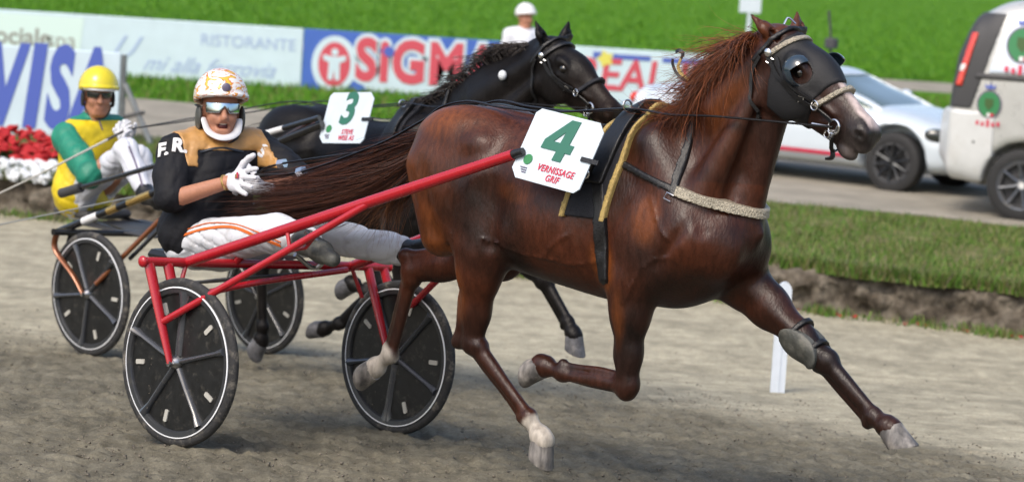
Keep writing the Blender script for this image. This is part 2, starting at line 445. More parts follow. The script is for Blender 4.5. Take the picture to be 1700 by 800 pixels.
def surfnet(D, lo, h):
    S = D < 0; n = D.shape
    cnt = np.zeros([q-1 for q in n], np.int8)
    for c in _C: cnt += S[c[0]:n[0]-1+c[0], c[1]:n[1]-1+c[1], c[2]:n[2]-1+c[2]]
    act = (cnt > 0) & (cnt < 8); ac = np.argwhere(act); idx = np.full(act.shape, -1, np.int32); idx[act] = np.arange(len(ac))
    Vv = np.stack([D[ac[:, 0]+c[0], ac[:, 1]+c[1], ac[:, 2]+c[2]] for c in _C], 1)
    acc = np.zeros((len(ac), 3)); k = np.zeros(len(ac))
    for i, j in _E:
        a, b = Vv[:, i], Vv[:, j]; x = (a < 0) != (b < 0); t = np.where(x, a/np.where(x, a-b, 1), 0)
        acc += np.where(x[:, None], _C[i]+t[:, None]*(_C[j]-_C[i]), 0); k += x
    verts = A3(lo)+h*(ac+acc/np.maximum(k, 1)[:, None])
    Fs = []
    for ax_ in range(3):
        b_, c_ = [(1, 2), (2, 0), (0, 1)][ax_]
        s0 = [slice(None)]*3; s1 = [slice(None)]*3
        s0[ax_] = slice(0, n[ax_]-1); s1[ax_] = slice(1, n[ax_])
        for q in (b_, c_): s0[q] = slice(1, n[q]-1); s1[q] = slice(1, n[q]-1)
        A_, B_ = S[tuple(s0)], S[tuple(s1)]
        for flip, msk in ((0, A_ & ~B_), (1, ~A_ & B_)):
            e = np.argwhere(msk)
            if not len(e): continue
            e = e.copy(); e[:, b_] += 1; e[:, c_] += 1
            qs = []
            for db, dc in ((-1, -1), (0, -1), (0, 0), (-1, 0)):
                t = e.copy(); t[:, b_] += db; t[:, c_] += dc; qs.append(idx[t[:, 0], t[:, 1], t[:, 2]])
            q = np.stack(qs, 1); Fs.append(q[:, ::-1] if flip else q)
    return verts, np.concatenate(Fs)
def noise2(nx, ny, cells, seed):
    """smooth value noise on an nx x ny grid, cells = lattice cells along x, y"""
    r = np.random.default_rng(seed); g = r.random((cells[0]+2, cells[1]+2))
    x = np.linspace(0, cells[0], nx); y = np.linspace(0, cells[1], ny); i = x.astype(int); j = y.astype(int)
    u = x-i; v = y-j; u = (u*u*(3-2*u))[:, None]; v = (v*v*(3-2*v))[None]
    return (g[np.ix_(i, j)]*(1-u)+g[np.ix_(i+1, j)]*u)*(1-v)+(g[np.ix_(i, j+1)]*(1-u)+g[np.ix_(i+1, j+1)]*u)*v
def folds(amp, fr, seed=0, dirs=4):
    r = np.random.default_rng(seed); K = r.normal(size=(dirs, 3)); K /= np.linalg.norm(K, axis=1)[:, None]; ph = r.random(dirs)*6
    def fn(X, Y, Z):
        d = 0
        for i in range(dirs): d = d+np.sin(fr*(1+.35*i)*(K[i, 0]*X+K[i, 1]*Y+K[i, 2]*Z)+ph[i]+1.5*np.sin(7*Z+3*X+ph[i]))
        return (amp/dirs*d).astype(np.float32)
    return fn
def creases(amp, fr, seed=0, dirs=5):
    """sharp-valleyed cloth creases"""
    r = np.random.default_rng(seed); K = r.normal(size=(dirs, 3)); K /= np.linalg.norm(K, axis=1)[:, None]; ph = r.random(dirs)*6
    def fn(X, Y, Z):
        d = 0
        for i in range(dirs):
            q = fr*(1+.3*i)*(K[i, 0]*X+K[i, 1]*Y+K[i, 2]*Z)+ph[i]+1.8*np.sin(9*Z+5*X+ph[i])+1.2*np.sin(13*Y-6*Z+ph[i]); w_ = .5+.5*np.sin(6*X*K[i, 1]+8*Y*K[i, 2]+7*Z*K[i, 0]+2*ph[i])
            d = d+w_*(1-np.abs(np.sin(q)))**3
        return (amp*(d/dirs-.12)*2).astype(np.float32)
    return fn
def add_folds(Fd, fn):
    X, Y, Z = np.meshgrid(*Fd.ax, indexing='ij', sparse=True); Fd.D += fn(X, Y, Z)
# ================================================================== the setting
def zt(Y):
    """height of the banked track: it falls away from the camera towards the infield"""
    Y = np.asarray(Y, float); z = -.08*(np.clip(Y, 9, 16.5)-10.96)
    return z
INF = -.13
def edge(X): return 20.7-.445*np.asarray(X, float)
def axis(parts): return np.unique(np.concatenate([np.arange(a, b, s) for a, b, s in parts]).round(4))
def grid_mesh(x, y, Z):
    nx, ny = len(x), len(y); X, Y = np.meshgrid(x, y, indexing='ij')
    V = np.stack([X.ravel(), Y.ravel(), Z.ravel()], 1); i = np.arange(nx*ny).reshape(nx, ny)
    return V, np.stack([i[:-1, :-1].ravel(), i[1:, :-1].ravel(), i[1:, 1:].ravel(), i[:-1, 1:].ravel()], 1)

# --- track: raked sand, coarser and darker in the outer lanes nearest the camera
gx = axis([(-14, -4.4, .4), (-4.4, 4.4, .022), (4.4, 14.1, .4)]); gy = axis([(-4, 8.8, .4), (8.8, 13, .022), (13, 17, .035), (17, 25.1, .08)])
X, Y = np.meshgrid(gx, gy, indexing='ij')
def bil(cells, seed, lo=(-14, -4), hi=(14, 25)):
    """value noise sampled at X, Y"""
    r = np.random.default_rng(seed); g = r.random((cells[0]+2, cells[1]+2))
    a = (X-lo[0])/(hi[0]-lo[0])*cells[0]; b = (Y-lo[1])/(hi[1]-lo[1])*cells[1]
    a = np.clip(a, 0, cells[0]-.001); b = np.clip(b, 0, cells[1]-.001); i = a.astype(int); j = b.astype(int); u = a-i; v = b-j
    u = u*u*(3-2*u); v = v*v*(3-2*v)
    return (g[i, j]*(1-u)+g[i+1, j]*u)*(1-v)+(g[i, j+1]*(1-u)+g[i+1, j+1]*u)*v-.5
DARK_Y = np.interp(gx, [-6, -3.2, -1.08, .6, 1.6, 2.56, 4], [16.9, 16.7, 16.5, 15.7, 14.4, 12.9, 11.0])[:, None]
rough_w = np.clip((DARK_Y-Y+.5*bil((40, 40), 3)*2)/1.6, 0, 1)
def skew(cells, seed, k):
    """streaks drawn by the harrow: long along the depth, narrow across"""
    global X
    X0 = X; X = X+k*(Y-12); out = bil(cells, seed); X = X0; return out
rk = skew((1250, 150), 14, .14); rk2 = skew((620, 90), 15, .16)
fur = np.sin((Y*.914+X*.407)*42+3*bil((60, 60), 11)*2)                       # rake marks along the lanes
Zt = zt(Y)+(.005+.016*rough_w)*bil((420, 420), 4)+(.004+.014*rough_w)*bil((1000, 800), 5)+.012*bil((50, 40), 6)+.0035*fur*(.3+rough_w)
Zt = Zt+(.003+.010*rough_w)*rk+(.003+.006*rough_w)*rk2
v, f = grid_mesh(gx, gy, Zt)
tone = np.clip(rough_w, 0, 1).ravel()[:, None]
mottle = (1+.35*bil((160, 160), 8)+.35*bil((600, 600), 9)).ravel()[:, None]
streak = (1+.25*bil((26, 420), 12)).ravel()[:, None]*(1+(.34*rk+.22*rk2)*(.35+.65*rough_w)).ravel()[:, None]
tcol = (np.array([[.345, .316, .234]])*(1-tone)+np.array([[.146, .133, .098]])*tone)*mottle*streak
mat('sand', attr='Col', rough=.95, var=.28, vscale=26, bump=.6, bscale=140, spec=.15, detail=8)
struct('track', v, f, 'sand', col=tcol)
# loose clods thrown up by the harrow
def chips(n, sampler, s0, s1, seed):
    r = np.random.default_rng(seed); V, Fc = [], []
    ico = np.array([(0,0,1),(.9,0,-.3),(-.45,.78,-.3),(-.45,-.78,-.3)]); fa = np.array([(0,1,2),(0,2,3),(0,3,1),(1,3,2)])
    c = sampler(r, n); s = s0+(s1-s0)*r.random(n)**3
    M = r.normal(size=(n, 3, 3)); M /= np.linalg.norm(M, axis=2, keepdims=True)
    P = np.einsum('ij,njk->nik', ico, M)*s[:, None, None]; P[:, :, 2] *= .7; P += c[:, None]
    return P.reshape(-1, 3), (fa[None]+4*np.arange(n)[:, None, None]).reshape(-1, 3)
def clod_at(r, n):
    x = r.uniform(-3.6, 3.6, n*3); y = 9.4+(17.5-9.4)*r.random(n*3)**1.3
    lim = np.interp(x, gx, DARK_Y[:, 0]); k = r.random(n*3) < np.where(y < lim, .9, .12); x, y = x[k][:n], y[k][:n]
    m_ = n-len(x)
    if m_ > 0: x = np.r_[x, r.uniform(-3, 3, m_)]; y = np.r_[y, r.uniform(9.5, 12, m_)]
    return np.stack([x, y, zt(y)+.004], 1)
v, f = chips(22000, clod_at, .002, .012, 21)
o = mesh_obj('loose_sand_clods', v, f, 'clod', smooth=False); o['kind'] = 'stuff'; o['label'] = 'small grey brown clods scattered over the raked track'; o['category'] = 'clods'

# --- embankment: eroded earth step between the track and the grass
ex = np.arange(-13, 12, .03); rows = [(0, -.50), (.02, -.43), (.035, -.38), (.04, -.33), (.05, -.28), (.055, -.24), (.07, -.20), (.09, -.165), (.14, -.135), (.22, -.122), (.5, -.115), (.9, -.128)]
nrow = len(rows); en = np.array([.407, .914])
amp = np.array([0, .5, 1, 1.2, 1.2, 1.2, 1.1, 1, .8, .5, .4, .1])
n1 = noise2(len(ex), nrow, (160, 6), 31)-.5; n2 = noise2(len(ex), nrow, (520, 11), 32)-.5; n3 = noise2(len(ex), 1, (30, 1), 33)-.5
V = np.zeros((len(ex), nrow, 3))
for j, (dn, z) in enumerate(rows):
    d = dn+amp[j]*(.14*n1[:, j]+.075*n2[:, j])+.12*n3[:, 0]
    V[:, j, 0] = ex+en[0]*d; V[:, j, 1] = edge(ex)+en[1]*d; V[:, j, 2] = z+amp[j]*.055*n2[:, (j+5) % nrow]*(1 if 0 < j < 9 else .3)
i = np.arange(len(ex)*nrow).reshape(len(ex), nrow)
f = np.stack([i[:-1, :-1].ravel(), i[1:, :-1].ravel(), i[1:, 1:].ravel(), i[:-1, 1:].ravel()], 1)
mat('earth', (.070,.058,.044), .95, var=.45, vscale=7, bump=1.0, bscale=34, col2=(.155,.135,.108), spec=.15)
struct('embankment', V.reshape(-1, 3), f, 'earth', smooth=True)

# --- infield grass to the horizon, the service road on it and a far path
mat('grass_ground', (.062,.165,.007), .95, var=.22, vscale=.9, col2=(.080,.20,.009), spec=.1, bump=.6, bscale=40, detail=10)
xs = axis([(-700, -20, 85), (-20, 20, 4), (20, 721, 87.5)]); V = []; 
ys = [.35, 3, 8, 14, 24, 45, 90, 200, 500, 1500]
for x in xs:
    e = float(edge(np.clip(x, -20, 16)))
    for y in ys: V.append((x, e+y, INF))
i = np.arange(len(xs)*len(ys)).reshape(len(xs), len(ys)); f = np.stack([i[:-1, :-1].ravel(), i[1:, :-1].ravel(), i[1:, 1:].ravel(), i[:-1, 1:].ravel()], 1)
struct('grass_field', V, f, 'grass_ground')
mat('road_dust', (.30,.275,.225), .95, var=.16, vscale=1.6, col2=(.25,.23,.19), spec=.1, bump=.5, bscale=30)
xs = np.arange(-30, 30, .25); nn = noise2(len(xs), 4, (90, 3), 41)-.5
V = [];
for k, x in enumerate(xs):
    a = 25.85-.386*x+.35*nn[k, 0]; b = 31.6-.33*x+.5*nn[k, 3]
    for t in (0, .33, .66, 1): V.append((x, a+(b-a)*t, INF+.006+.012*math.sin(3.14*t)))
i = np.arange(len(xs)*4).reshape(-1, 4); f = np.stack([i[:-1, :-1].ravel(), i[1:, :-1].ravel(), i[1:, 1:].ravel(), i[:-1, 1:].ravel()], 1)
struct('dirt_road', V, f, 'road_dust')
V = [(x, y, INF+.005) for x in np.arange(-60, 61, 6) for y in (47.6, 51.4)]; i = np.arange(len(V)).reshape(-1, 2)
struct('far_path', V, np.stack([i[:-1, 0], i[1:, 0], i[1:, 1], i[:-1, 1]], 1), 'road_dust')

mat('verge_ground', (.075,.115,.022), .95, var=.3, vscale=2.2, col2=(.155,.140,.065), spec=.1, bump=.6, bscale=40, detail=10)
xs = np.arange(-20, 16, .4); nn = noise2(len(xs), 2, (60, 1), 43)-.5
V = [(x, y, INF+.004) for k, x in enumerate(xs) for y in (float(edge(x))+.5, 25.75-.386*x+.4*nn[k, 0])]; i = np.arange(len(V)).reshape(-1, 2)
struct('verge', V, np.stack([i[:-1, 0], i[1:, 0], i[1:, 1], i[:-1, 1]], 1), 'verge_ground')
# --- grass blades
def blades(n, place, h0, h1, wid, cols, seed, lean=.5, var=.7):
    r = np.random.default_rng(seed); P = place(r, n); n = len(P); H = h0+(h1-h0)*r.random(n)**1.5; a = r.random(n)*2*math.pi
    sd = np.stack([np.cos(a), np.sin(a), 0*a], 1)*wid*(.6+.8*r.random(n))[:, None]
    b = r.random(n)*2*math.pi; L = np.stack([np.cos(b), np.sin(b), 0*b], 1)*(lean*H*r.random(n))[:, None]; up_ = np.array([0, 0, 1.])
    V = np.stack([P-sd/2, P+sd/2, P+L*.35+up_*(H*.6)[:, None]+sd*.35, P+L*.35+up_*(H*.6)[:, None]-sd*.35, P+L+up_*(H)[:, None]], 1)
    o5 = 5*np.arange(n)[:, None]
    F = np.concatenate([o5+[0, 1, 2], o5+[0, 2, 3], o5+[3, 2, 4]])
    c = np.array(cols)[r.choice(len(cols), n, p=None)]*(1-var/2+var*r.random(n))[:, None]; C_ = np.repeat(c, 5, 0)
    return V.reshape(-1, 3), F, C_
GREEN = [(.070,.165,.016), (.09,.19,.020), (.052,.125,.016), (.12,.18,.034), (.165,.175,.06), (.18,.165,.09), (.15,.15,.05)]
def strip_at(r, n):
    x = r.uniform(-5.6, 5.6, n); d = r.random(n)*5.0; y = edge(x)+.08+d
    k = y < 25.85-.386*x+.25*np.sin(3*x)+.2*r.normal(size=n); nz = np.sin(2.1*x+1.3*y)+np.sin(5.3*x-3.7*y+1)+.9*r.normal(size=n)
    k &= nz > -.9
    return np.stack([x, y, np.full(n, INF)], 1)[k]
v, f, c = blades(110000, strip_at, .02, .075, .008, GREEN, 51, .9)
o = mesh_obj('grass_verge', v, f, 'blade', smooth=False, col=c); o['kind'] = 'stuff'; o['label'] = 'short rough grass on the verge above the earth step'; o['category'] = 'grass'
def lip_at(r, n):
    x = r.uniform(-5.6, 5.6, n); d = .02+.2*r.random(n)**1.3+.06*np.sin(4*x)+.04*np.sin(11*x+2); y = edge(x)+d
    return np.stack([x, y, INF-.03+.02*r.random(n)], 1)
def foot_at(r, n):
    x = r.uniform(-5.6, 5.6, n); c_ = np.round(x*1.7)/1.7; x = c_+.18*r.normal(size=n)*(1+np.sin(c_*7)); y = edge(x)-.02-.22*r.random(n)**2
    return np.stack([x, y, np.full(n, -.45)], 1)
a = blades(26000, lip_at, .05, .15, .010, GREEN, 52, 1.1); b = blades(5500, foot_at, .03, .10, .010, GREEN, 53, 1.0)
v = np.concatenate([a[0], b[0]]); f = np.concatenate([a[1], b[1]+len(a[0])]); c = np.concatenate([a[2], b[2]])
o = mesh_obj('grass_fringe', v, f, 'blade', smooth=False, col=c); o['kind'] = 'stuff'; o['label'] = 'longer grass tufts along the top and foot of the earth step'; o['category'] = 'grass'
def mid_at(r, n):
    x = r.uniform(-9, 9, n); y0 = 31.6-.33*x; y = y0+(46-y0)*r.random(n)**1.2
    return np.stack([x, y, np.full(n, INF)], 1)
def far_at(r, n):
    y = 51.6+110*r.random(n)**1.8; x = r.uniform(-1, 1, n)*y*.24
    return np.stack([x, y, np.full(n, INF)], 1)
GF = [(.064,.190,.007), (.080,.215,.008), (.056,.165,.008), (.095,.22,.010)]
a = blades(50000, mid_at, .05, .13, .02, GF+[(.15,.15,.05)], 54, .9, .4); b = blades(90000, far_at, .06, .14, .035, GF, 55, .9, .25)
v = np.concatenate([a[0], b[0]]); f = np.concatenate([a[1], b[1]+len(a[0])]); c = np.concatenate([a[2], b[2]])
o = mesh_obj('infield_grass', v, f, 'blade', smooth=False, col=c); o['kind'] = 'stuff'; o['label'] = 'bright green mown grass covering the infield behind the boards'; o['category'] = 'grass'
def petal_at(r, n):
    x = r.uniform(1.6, 4, n); return np.stack([x, edge(x)-.06-.14*r.random(n), np.full(n, -.425)], 1)
v, f = chips(26, petal_at, .012, .032, 56)
o = mesh_obj('fallen_petals', v, f, 'petal_red', smooth=False); o['kind'] = 'stuff'; o['label'] = 'red petals lying in the grass at the foot of the earth step'; o['category'] = 'petals'

# ================================================================== advertising boards
BY = 37.3
def board(name, label, x0, x1, z0, z1, y, mt, t=.05, posts=True):
    T = Thing(name, label, 'banner', (0,0,0), 0, ((x0+x1)/2, y, INF))
    T.add('panel', box(((x0+x1)/2, y+t/2, (z0+z1)/2), (x1-x0, t, z1-z0), bev=.008), mt, smooth=False)
    if posts:
        for x in np.linspace(x0+.15, x1-.15, max(2, int((x1-x0)/1.6)+1)): T.add('post', tube([(x, y+t+.03, INF), (x, y+t+.03, z1-.06)], .025, 8), 'galv')
    return T
def letters(T, s, c, size, mt, y, name='lettering', **k):
    return T.add(name, on_face(text_mesh(s, size, **k), (c[0], y, c[1]), (1,0,0), (0,0,1)), mt, smooth=False)
def flat(T, name, poly, mt, y, t=.003, parent=None):
    return T.add(name, on_face(xz(poly, t), (0, y, 0), (1,0,0), (0,0,1)), mt, parent, smooth=False)
ZB, ZT = INF, .705
# left board: pale restaurant banner
XA, XB, XC = -3.10, -.22, 3.45
T = board('banner_board', 'white advertising board with pale blue script, left of the blue board', -8.2, XA-.01, ZB, ZT, BY, 'banner_white')
flat(T, 'pale_field', [(-8.1, .18), ((-6.237, 37.3, 0.2785)[0], .18), ((-6.195, 37.3, 0.662)[0], .66), (-8.1, .66)], 'banner_pale_green', BY-.004)
letters(T, 'ociale', ((-7.046, 37.3, 0.3371)[0], (-7.046, 37.3, 0.3371)[2]), .34, 'ink_grey', BY-.008, bold=.008)
letters(T, 'spa', ((-6.502, 37.3, 0.3209)[0], (-6.468, 37.3, 0.323)[2]), .32, 'ink_grey', BY-.008)
letters(T, 'U', ((-5.67, 37.3, 0.3061)[0], (-5.702, 37.3, 0.2702)[2]), .46, 'ink_pale_blue', BY-.006, shear=.6)
letters(T, 'mi alla ferrovia', ((-4.428, 37.3, 0.07998)[0], (-4.428, 37.3, 0.07998)[2]), .31, 'ink_pale_blue', BY-.006, shear=.55)
letters(T, 'RISTORANTE', ((-3.878, 37.3, 0.4541)[0], (-3.878, 37.3, 0.4541)[2]), .23, 'ink_pale_blue', BY-.006)
# middle board: blue with the red name
T = board('banner_board', 'blue advertising board with a red name and round red emblem', XA, XB, ZB, ZT, BY, 'banner_blue')
letters(T, 'SiGMA', (-1.36, .30), .80, 'banner_white', BY-.006, 'lettering_outline', bold=.085, xs=.80, space=1.12)
letters(T, 'SiGMA', (-1.36, .30), .80, 'banner_red', BY-.014, bold=.034, xs=.80, space=1.12)
flat(T, 'lettering_ground', rrect(2.15, .30, .1, cx=-1.15, cy=.04), 'banner_white', BY-.003)
flat(T, 'letter_dot', circ(.075, 20, (-1.893, 37.3, 0.4619)[0], (-1.893, 37.3, 0.4619)[2]), 'ink_blue', BY-.022)
ex_, ez_ = (-2.652, 37.3, 0.2355)[0], (-2.652, 37.3, 0.2355)[2]
flat(T, 'emblem_field', circ(.32, 36, ex_, ez_, .40), 'banner_white', BY-.005)
e_ = flat(T, 'emblem', circ(.225, 36, ex_, ez_, .31), 'banner_red', BY-.010)
fig = circ(.05, 14, 0, .17)
flat(T, 'figure_head', [(ex_+a, ez_+b) for a, b in fig], 'banner_white', BY-.016, parent=e_)
flat(T, 'figure_body', [(ex_+a, ez_+b) for a, b in [(-.045,.11),(-.16,.13),(-.16,.06),(-.075,.02),(-.085,-.22),(-.02,-.22),(0,-.08),(.02,-.22),(.085,-.22),(.075,.02),(.16,.06),(.16,.13),(.045,.11)]], 'banner_white', BY-.016, parent=e_)
# right board: white with red capitals and blue bars
T = board('banner_board', 'white advertising board with red capitals and blue bars behind the dark horse', XB+.01, XC, ZB, ZT, BY, 'banner_white')
letters(T, 'REAL IN', ((1.757, 37.3, 0.313)[0]-.02, (1.757, 37.3, 0.313)[2]), .62, 'banner_red', BY-.008, bold=.012, shear=.12, xs=.92)
for p, q in (((1.252, 37.3, 0.6283), (1.782, 37.3, 0.5605)), ((1.948, 37.3, 0.6219), (2.716, 37.3, 0.5522)), ((0.9709, 37.3, 0.6443), (1.104, 37.3, 0.5512))):
    flat(T, 'blue_bar', [(p[0], q[2]), (q[0], q[2]), (q[0], p[2]), (p[0], p[2])], 'ink_blue', BY-.006)
p = (1.147, 37.3, 0.5539); flat(T, 'yellow_star', [(p[0]+.13*(1 if k % 2 else .6)*math.cos(k*math.pi/5), p[2]+.13*(1 if k % 2 else .6)*math.sin(k*math.pi/5)) for k in range(10)], 'ink_yellow', BY-.009)
p, q = (1.398, 37.3, -0.02413), (2.079, 37.3, -0.04866); flat(T, 'blue_line', [(p[0], q[2]-.02), (q[0]+.3, q[2]-.02), (q[0]+.3, p[2]), (p[0], p[2])], 'ink_pale_blue', BY-.006)
# nearer board by the flowers
VY = 26.7
T = board('banner_board', 'white board with tall blue slanted capitals behind the red flowers', -7.0, (-4.048, 26.7, 0.09761)[0], INF, (-4.663, 26.7, 0.7766)[2], VY, 'banner_white', posts=False)
S_ = (-4.693, 26.7, 0.3491)
letters(T, 'V', ((-5.228, 26.7, 0.3272)[0], S_[2]), 1.10, 'ink_blue', VY-.006, bold=.045, shear=.18, xs=.50)
letters(T, 'I', ((-4.942, 26.7, 0.3454)[0], S_[2]), 1.10, 'ink_blue', VY-.009, bold=.055, shear=.18, xs=.62)
letters(T, 'S', ((-4.681, 26.7, 0.362)[0], S_[2]), 1.10, 'ink_blue', VY-.006, bold=.050, shear=.18, xs=.47)
letters(T, 'A', ((-4.353, 26.7, 0.3647)[0], S_[2]), 1.10, 'ink_blue', VY-.009, bold=.050, shear=.18, xs=.52)
x_ = (-4.048, 26.7, 0.09761)[0]+.03
T.add('end_post', tube([(x_, VY+.03, INF), (x_, VY+.03, (-4.012, 26.7, 0.7573)[2])], .028, 8), 'galv')
T.add('strut', tube([(x_+.02, VY+.02, (-3.998, 26.7, 0.4665)[2]), (x_+.33, VY-.1, INF)], .03, 8), 'galv')
T.add('strut_clamp', tube([(x_+.02, VY-.02, (-3.854, 26.7, 0.1283)[2]), (x_+.24, VY-.07, (-3.856, 26.7, 0.1709)[2]+.03)], .02, 8), 'plastic_dark')

# ================================================================== flowers at the edge of the verge
T = Thing('flower_bed', 'bed of red flowers with a white flower row along the earth step', 'flowers', (0,0,0), 0, (-4.6, 22.9, INF))
def bloom(seed, k=9):
    r = np.random.default_rng(seed); ms = []
    for i in range(k):
        a = 2.4*i; t = .25+.75*i/k; ms.append(ball((.6*t*math.cos(a), .6*t*math.sin(a), .45*(1-t)), (.36, .36, .22), 6, 4))
    return join(*ms)
bl = [bloom(1), bloom(2, 7)]
first = {}
r = np.random.default_rng(61)
def put(name, mt, p, s, vi):
    key = (name, vi)
    if key not in first:
        o = mesh_obj(name, bl[vi][0], bl[vi][1], mt); first[key] = o.data
    else:
        o = bpy.data.objects.new(name, first[key]); COL.objects.link(o)
    o.parent = T.o; o.location = A3(p)-T.base; o.scale = (s, s, s*.9); o.rotation_euler = (r.normal()*.5-.5, r.normal()*.4, r.random()*6)
for k in range(170):
    x = r.uniform(-5.1, -3.78); d = r.random(); put('red_flower', 'petal_red', (x, edge(x)+.20+d*.45, INF+.14+.22*d+.03*r.normal()), .055+.022*r.random(), k % 2)
for k in range(120):
    x = r.uniform(-5.1, -3.74); d = r.random(); put('white_flower', 'petal_white', (x, edge(x)+.0+d*.18, INF-.0+.12*d+.015*r.normal()), .060+.02*r.random(), k % 2)
def bed_at(r, n):
    x = r.uniform(-5.1, -3.75, n); d = r.random(n); return np.stack([x, edge(x)+.05+.6*d, INF-.02+.16*d], 1)
v, f, c = blades(1500, bed_at, .03, .10, .025, [(.03,.07,.02), (.05,.10,.03)], 62, 1.2)
T.add('foliage', (v, f), 'blade', smooth=False, col=c, kind='stuff')

# ================================================================== white marker post on the track
p = (1.619, 15.457, -0.3598)
T = Thing('marker_post', 'short white plastic marker post standing on the track behind the front leg', 'post', p, 0)
T.add('board', prism([(-.042, -.05), (.042, -.05), (.042, .60)]+[(.042*math.cos(a), .60+.055*math.sin(a)) for a in np.linspace(.2, math.pi-.2, 9)]+[(-.042, .60)], .032, (0, .016, 0), (1, 0, 0), (0, 0, 1)), 'post_white')
T.add('edge_rib', prism([(-.006, -.05), (.006, -.05), (.006, .62), (-.006, .62)], .044, (0, .022, 0), (1, 0, 0), (0, 0, 1)), 'post_white')

# ================================================================== sign on a pole in the infield
SY = 40.5
p0 = (3.392, 40.5, 1.391)
T = Thing('infield_sign', 'small white square sign on a white and red pole in the grass', 'sign', (0,0,0), 0, (p0[0], SY, INF))
zs = p0[2]
T.add('sign_face', box((p0[0], SY, zs+.02), (.33, .02, .34), bev=.006), 'post_white', smooth=False)
T.add('upper_pole', tube([(p0[0], SY+.03, zs-.65), (p0[0], SY+.03, zs+.1)], .033, 10), 'post_white')
T.add('lower_pole', tube([(p0[0], SY+.03, INF), (p0[0], SY+.03, zs-.55)], .038, 10), 'pole_red')
# ================================================================== horses
F1, R1 = (-.9244, 11.4557, 0), math.radians(-41)          # first sulky: origin under its axle, x forward, y to the horse's left
F2, R2 = (-1.9282, 15.4302, -.3182), math.radians(-43)    # second sulky
def interp_s(x, xs, ys):
    """monotone-ish smooth interpolation on arrays"""
    xs = np.array(xs, float); ys = np.array(ys, float); m_ = np.gradient(ys, xs)
    i = np.clip(np.searchsorted(xs, x)-1, 0, len(xs)-2); h = xs[i+1]-xs[i]; t = np.clip((x-xs[i])/h, 0, 1)
    return ys[i]*(2*t**3-3*t**2+1)+h*m_[i]*(t**3-2*t**2+t)+ys[i+1]*(-2*t**3+3*t**2)+h*m_[i+1]*(t**3-t**2)
#            x     top   bottom half-width
TORSO = [(.79, 1.30, 1.10, .05), (.83, 1.38, 1.03, .14), (.90, 1.44, .98, .20), (1.0, 1.495, .94, .245), (1.12, 1.52, .91, .268), (1.28, 1.512, .885, .272),
         (1.45, 1.495, .862, .285), (1.62, 1.487, .845, .292), (1.76, 1.51, .83, .275), (1.88, 1.56, .825, .25), (2.0, 1.565, .83, .235),
         (2.10, 1.52, .84, .225), (2.22, 1.45, .88, .205), (2.32, 1.38, .95, .165), (2.39, 1.32, 1.03, .11), (2.43, 1.24, 1.10, .04)]
class Head:
    def __init__(s, H0, a, k=1.0):
        s.k = k
        s.o = A3((H0[0], H0[1], H0[2])); s.a = nrm((a[0], 0, a[1])); s.b = np.array([-s.a[2], 0, s.a[0]]); s.y = np.array([0, 1., 0])
        s.R = np.stack([s.a, s.y, s.b], 1)
    def __call__(s, x, y, t): return s.o+(s.a*x+s.b*t)*s.k+s.y*y
    def loc(s, X, Y, Z):
        dx, dy, dz = X-s.o[0], Y-s.o[1], Z-s.o[2]
        return (dx*s.a[0]+dz*s.a[2])/s.k, dy, (dx*s.b[0]+dz*s.b[2])/s.k
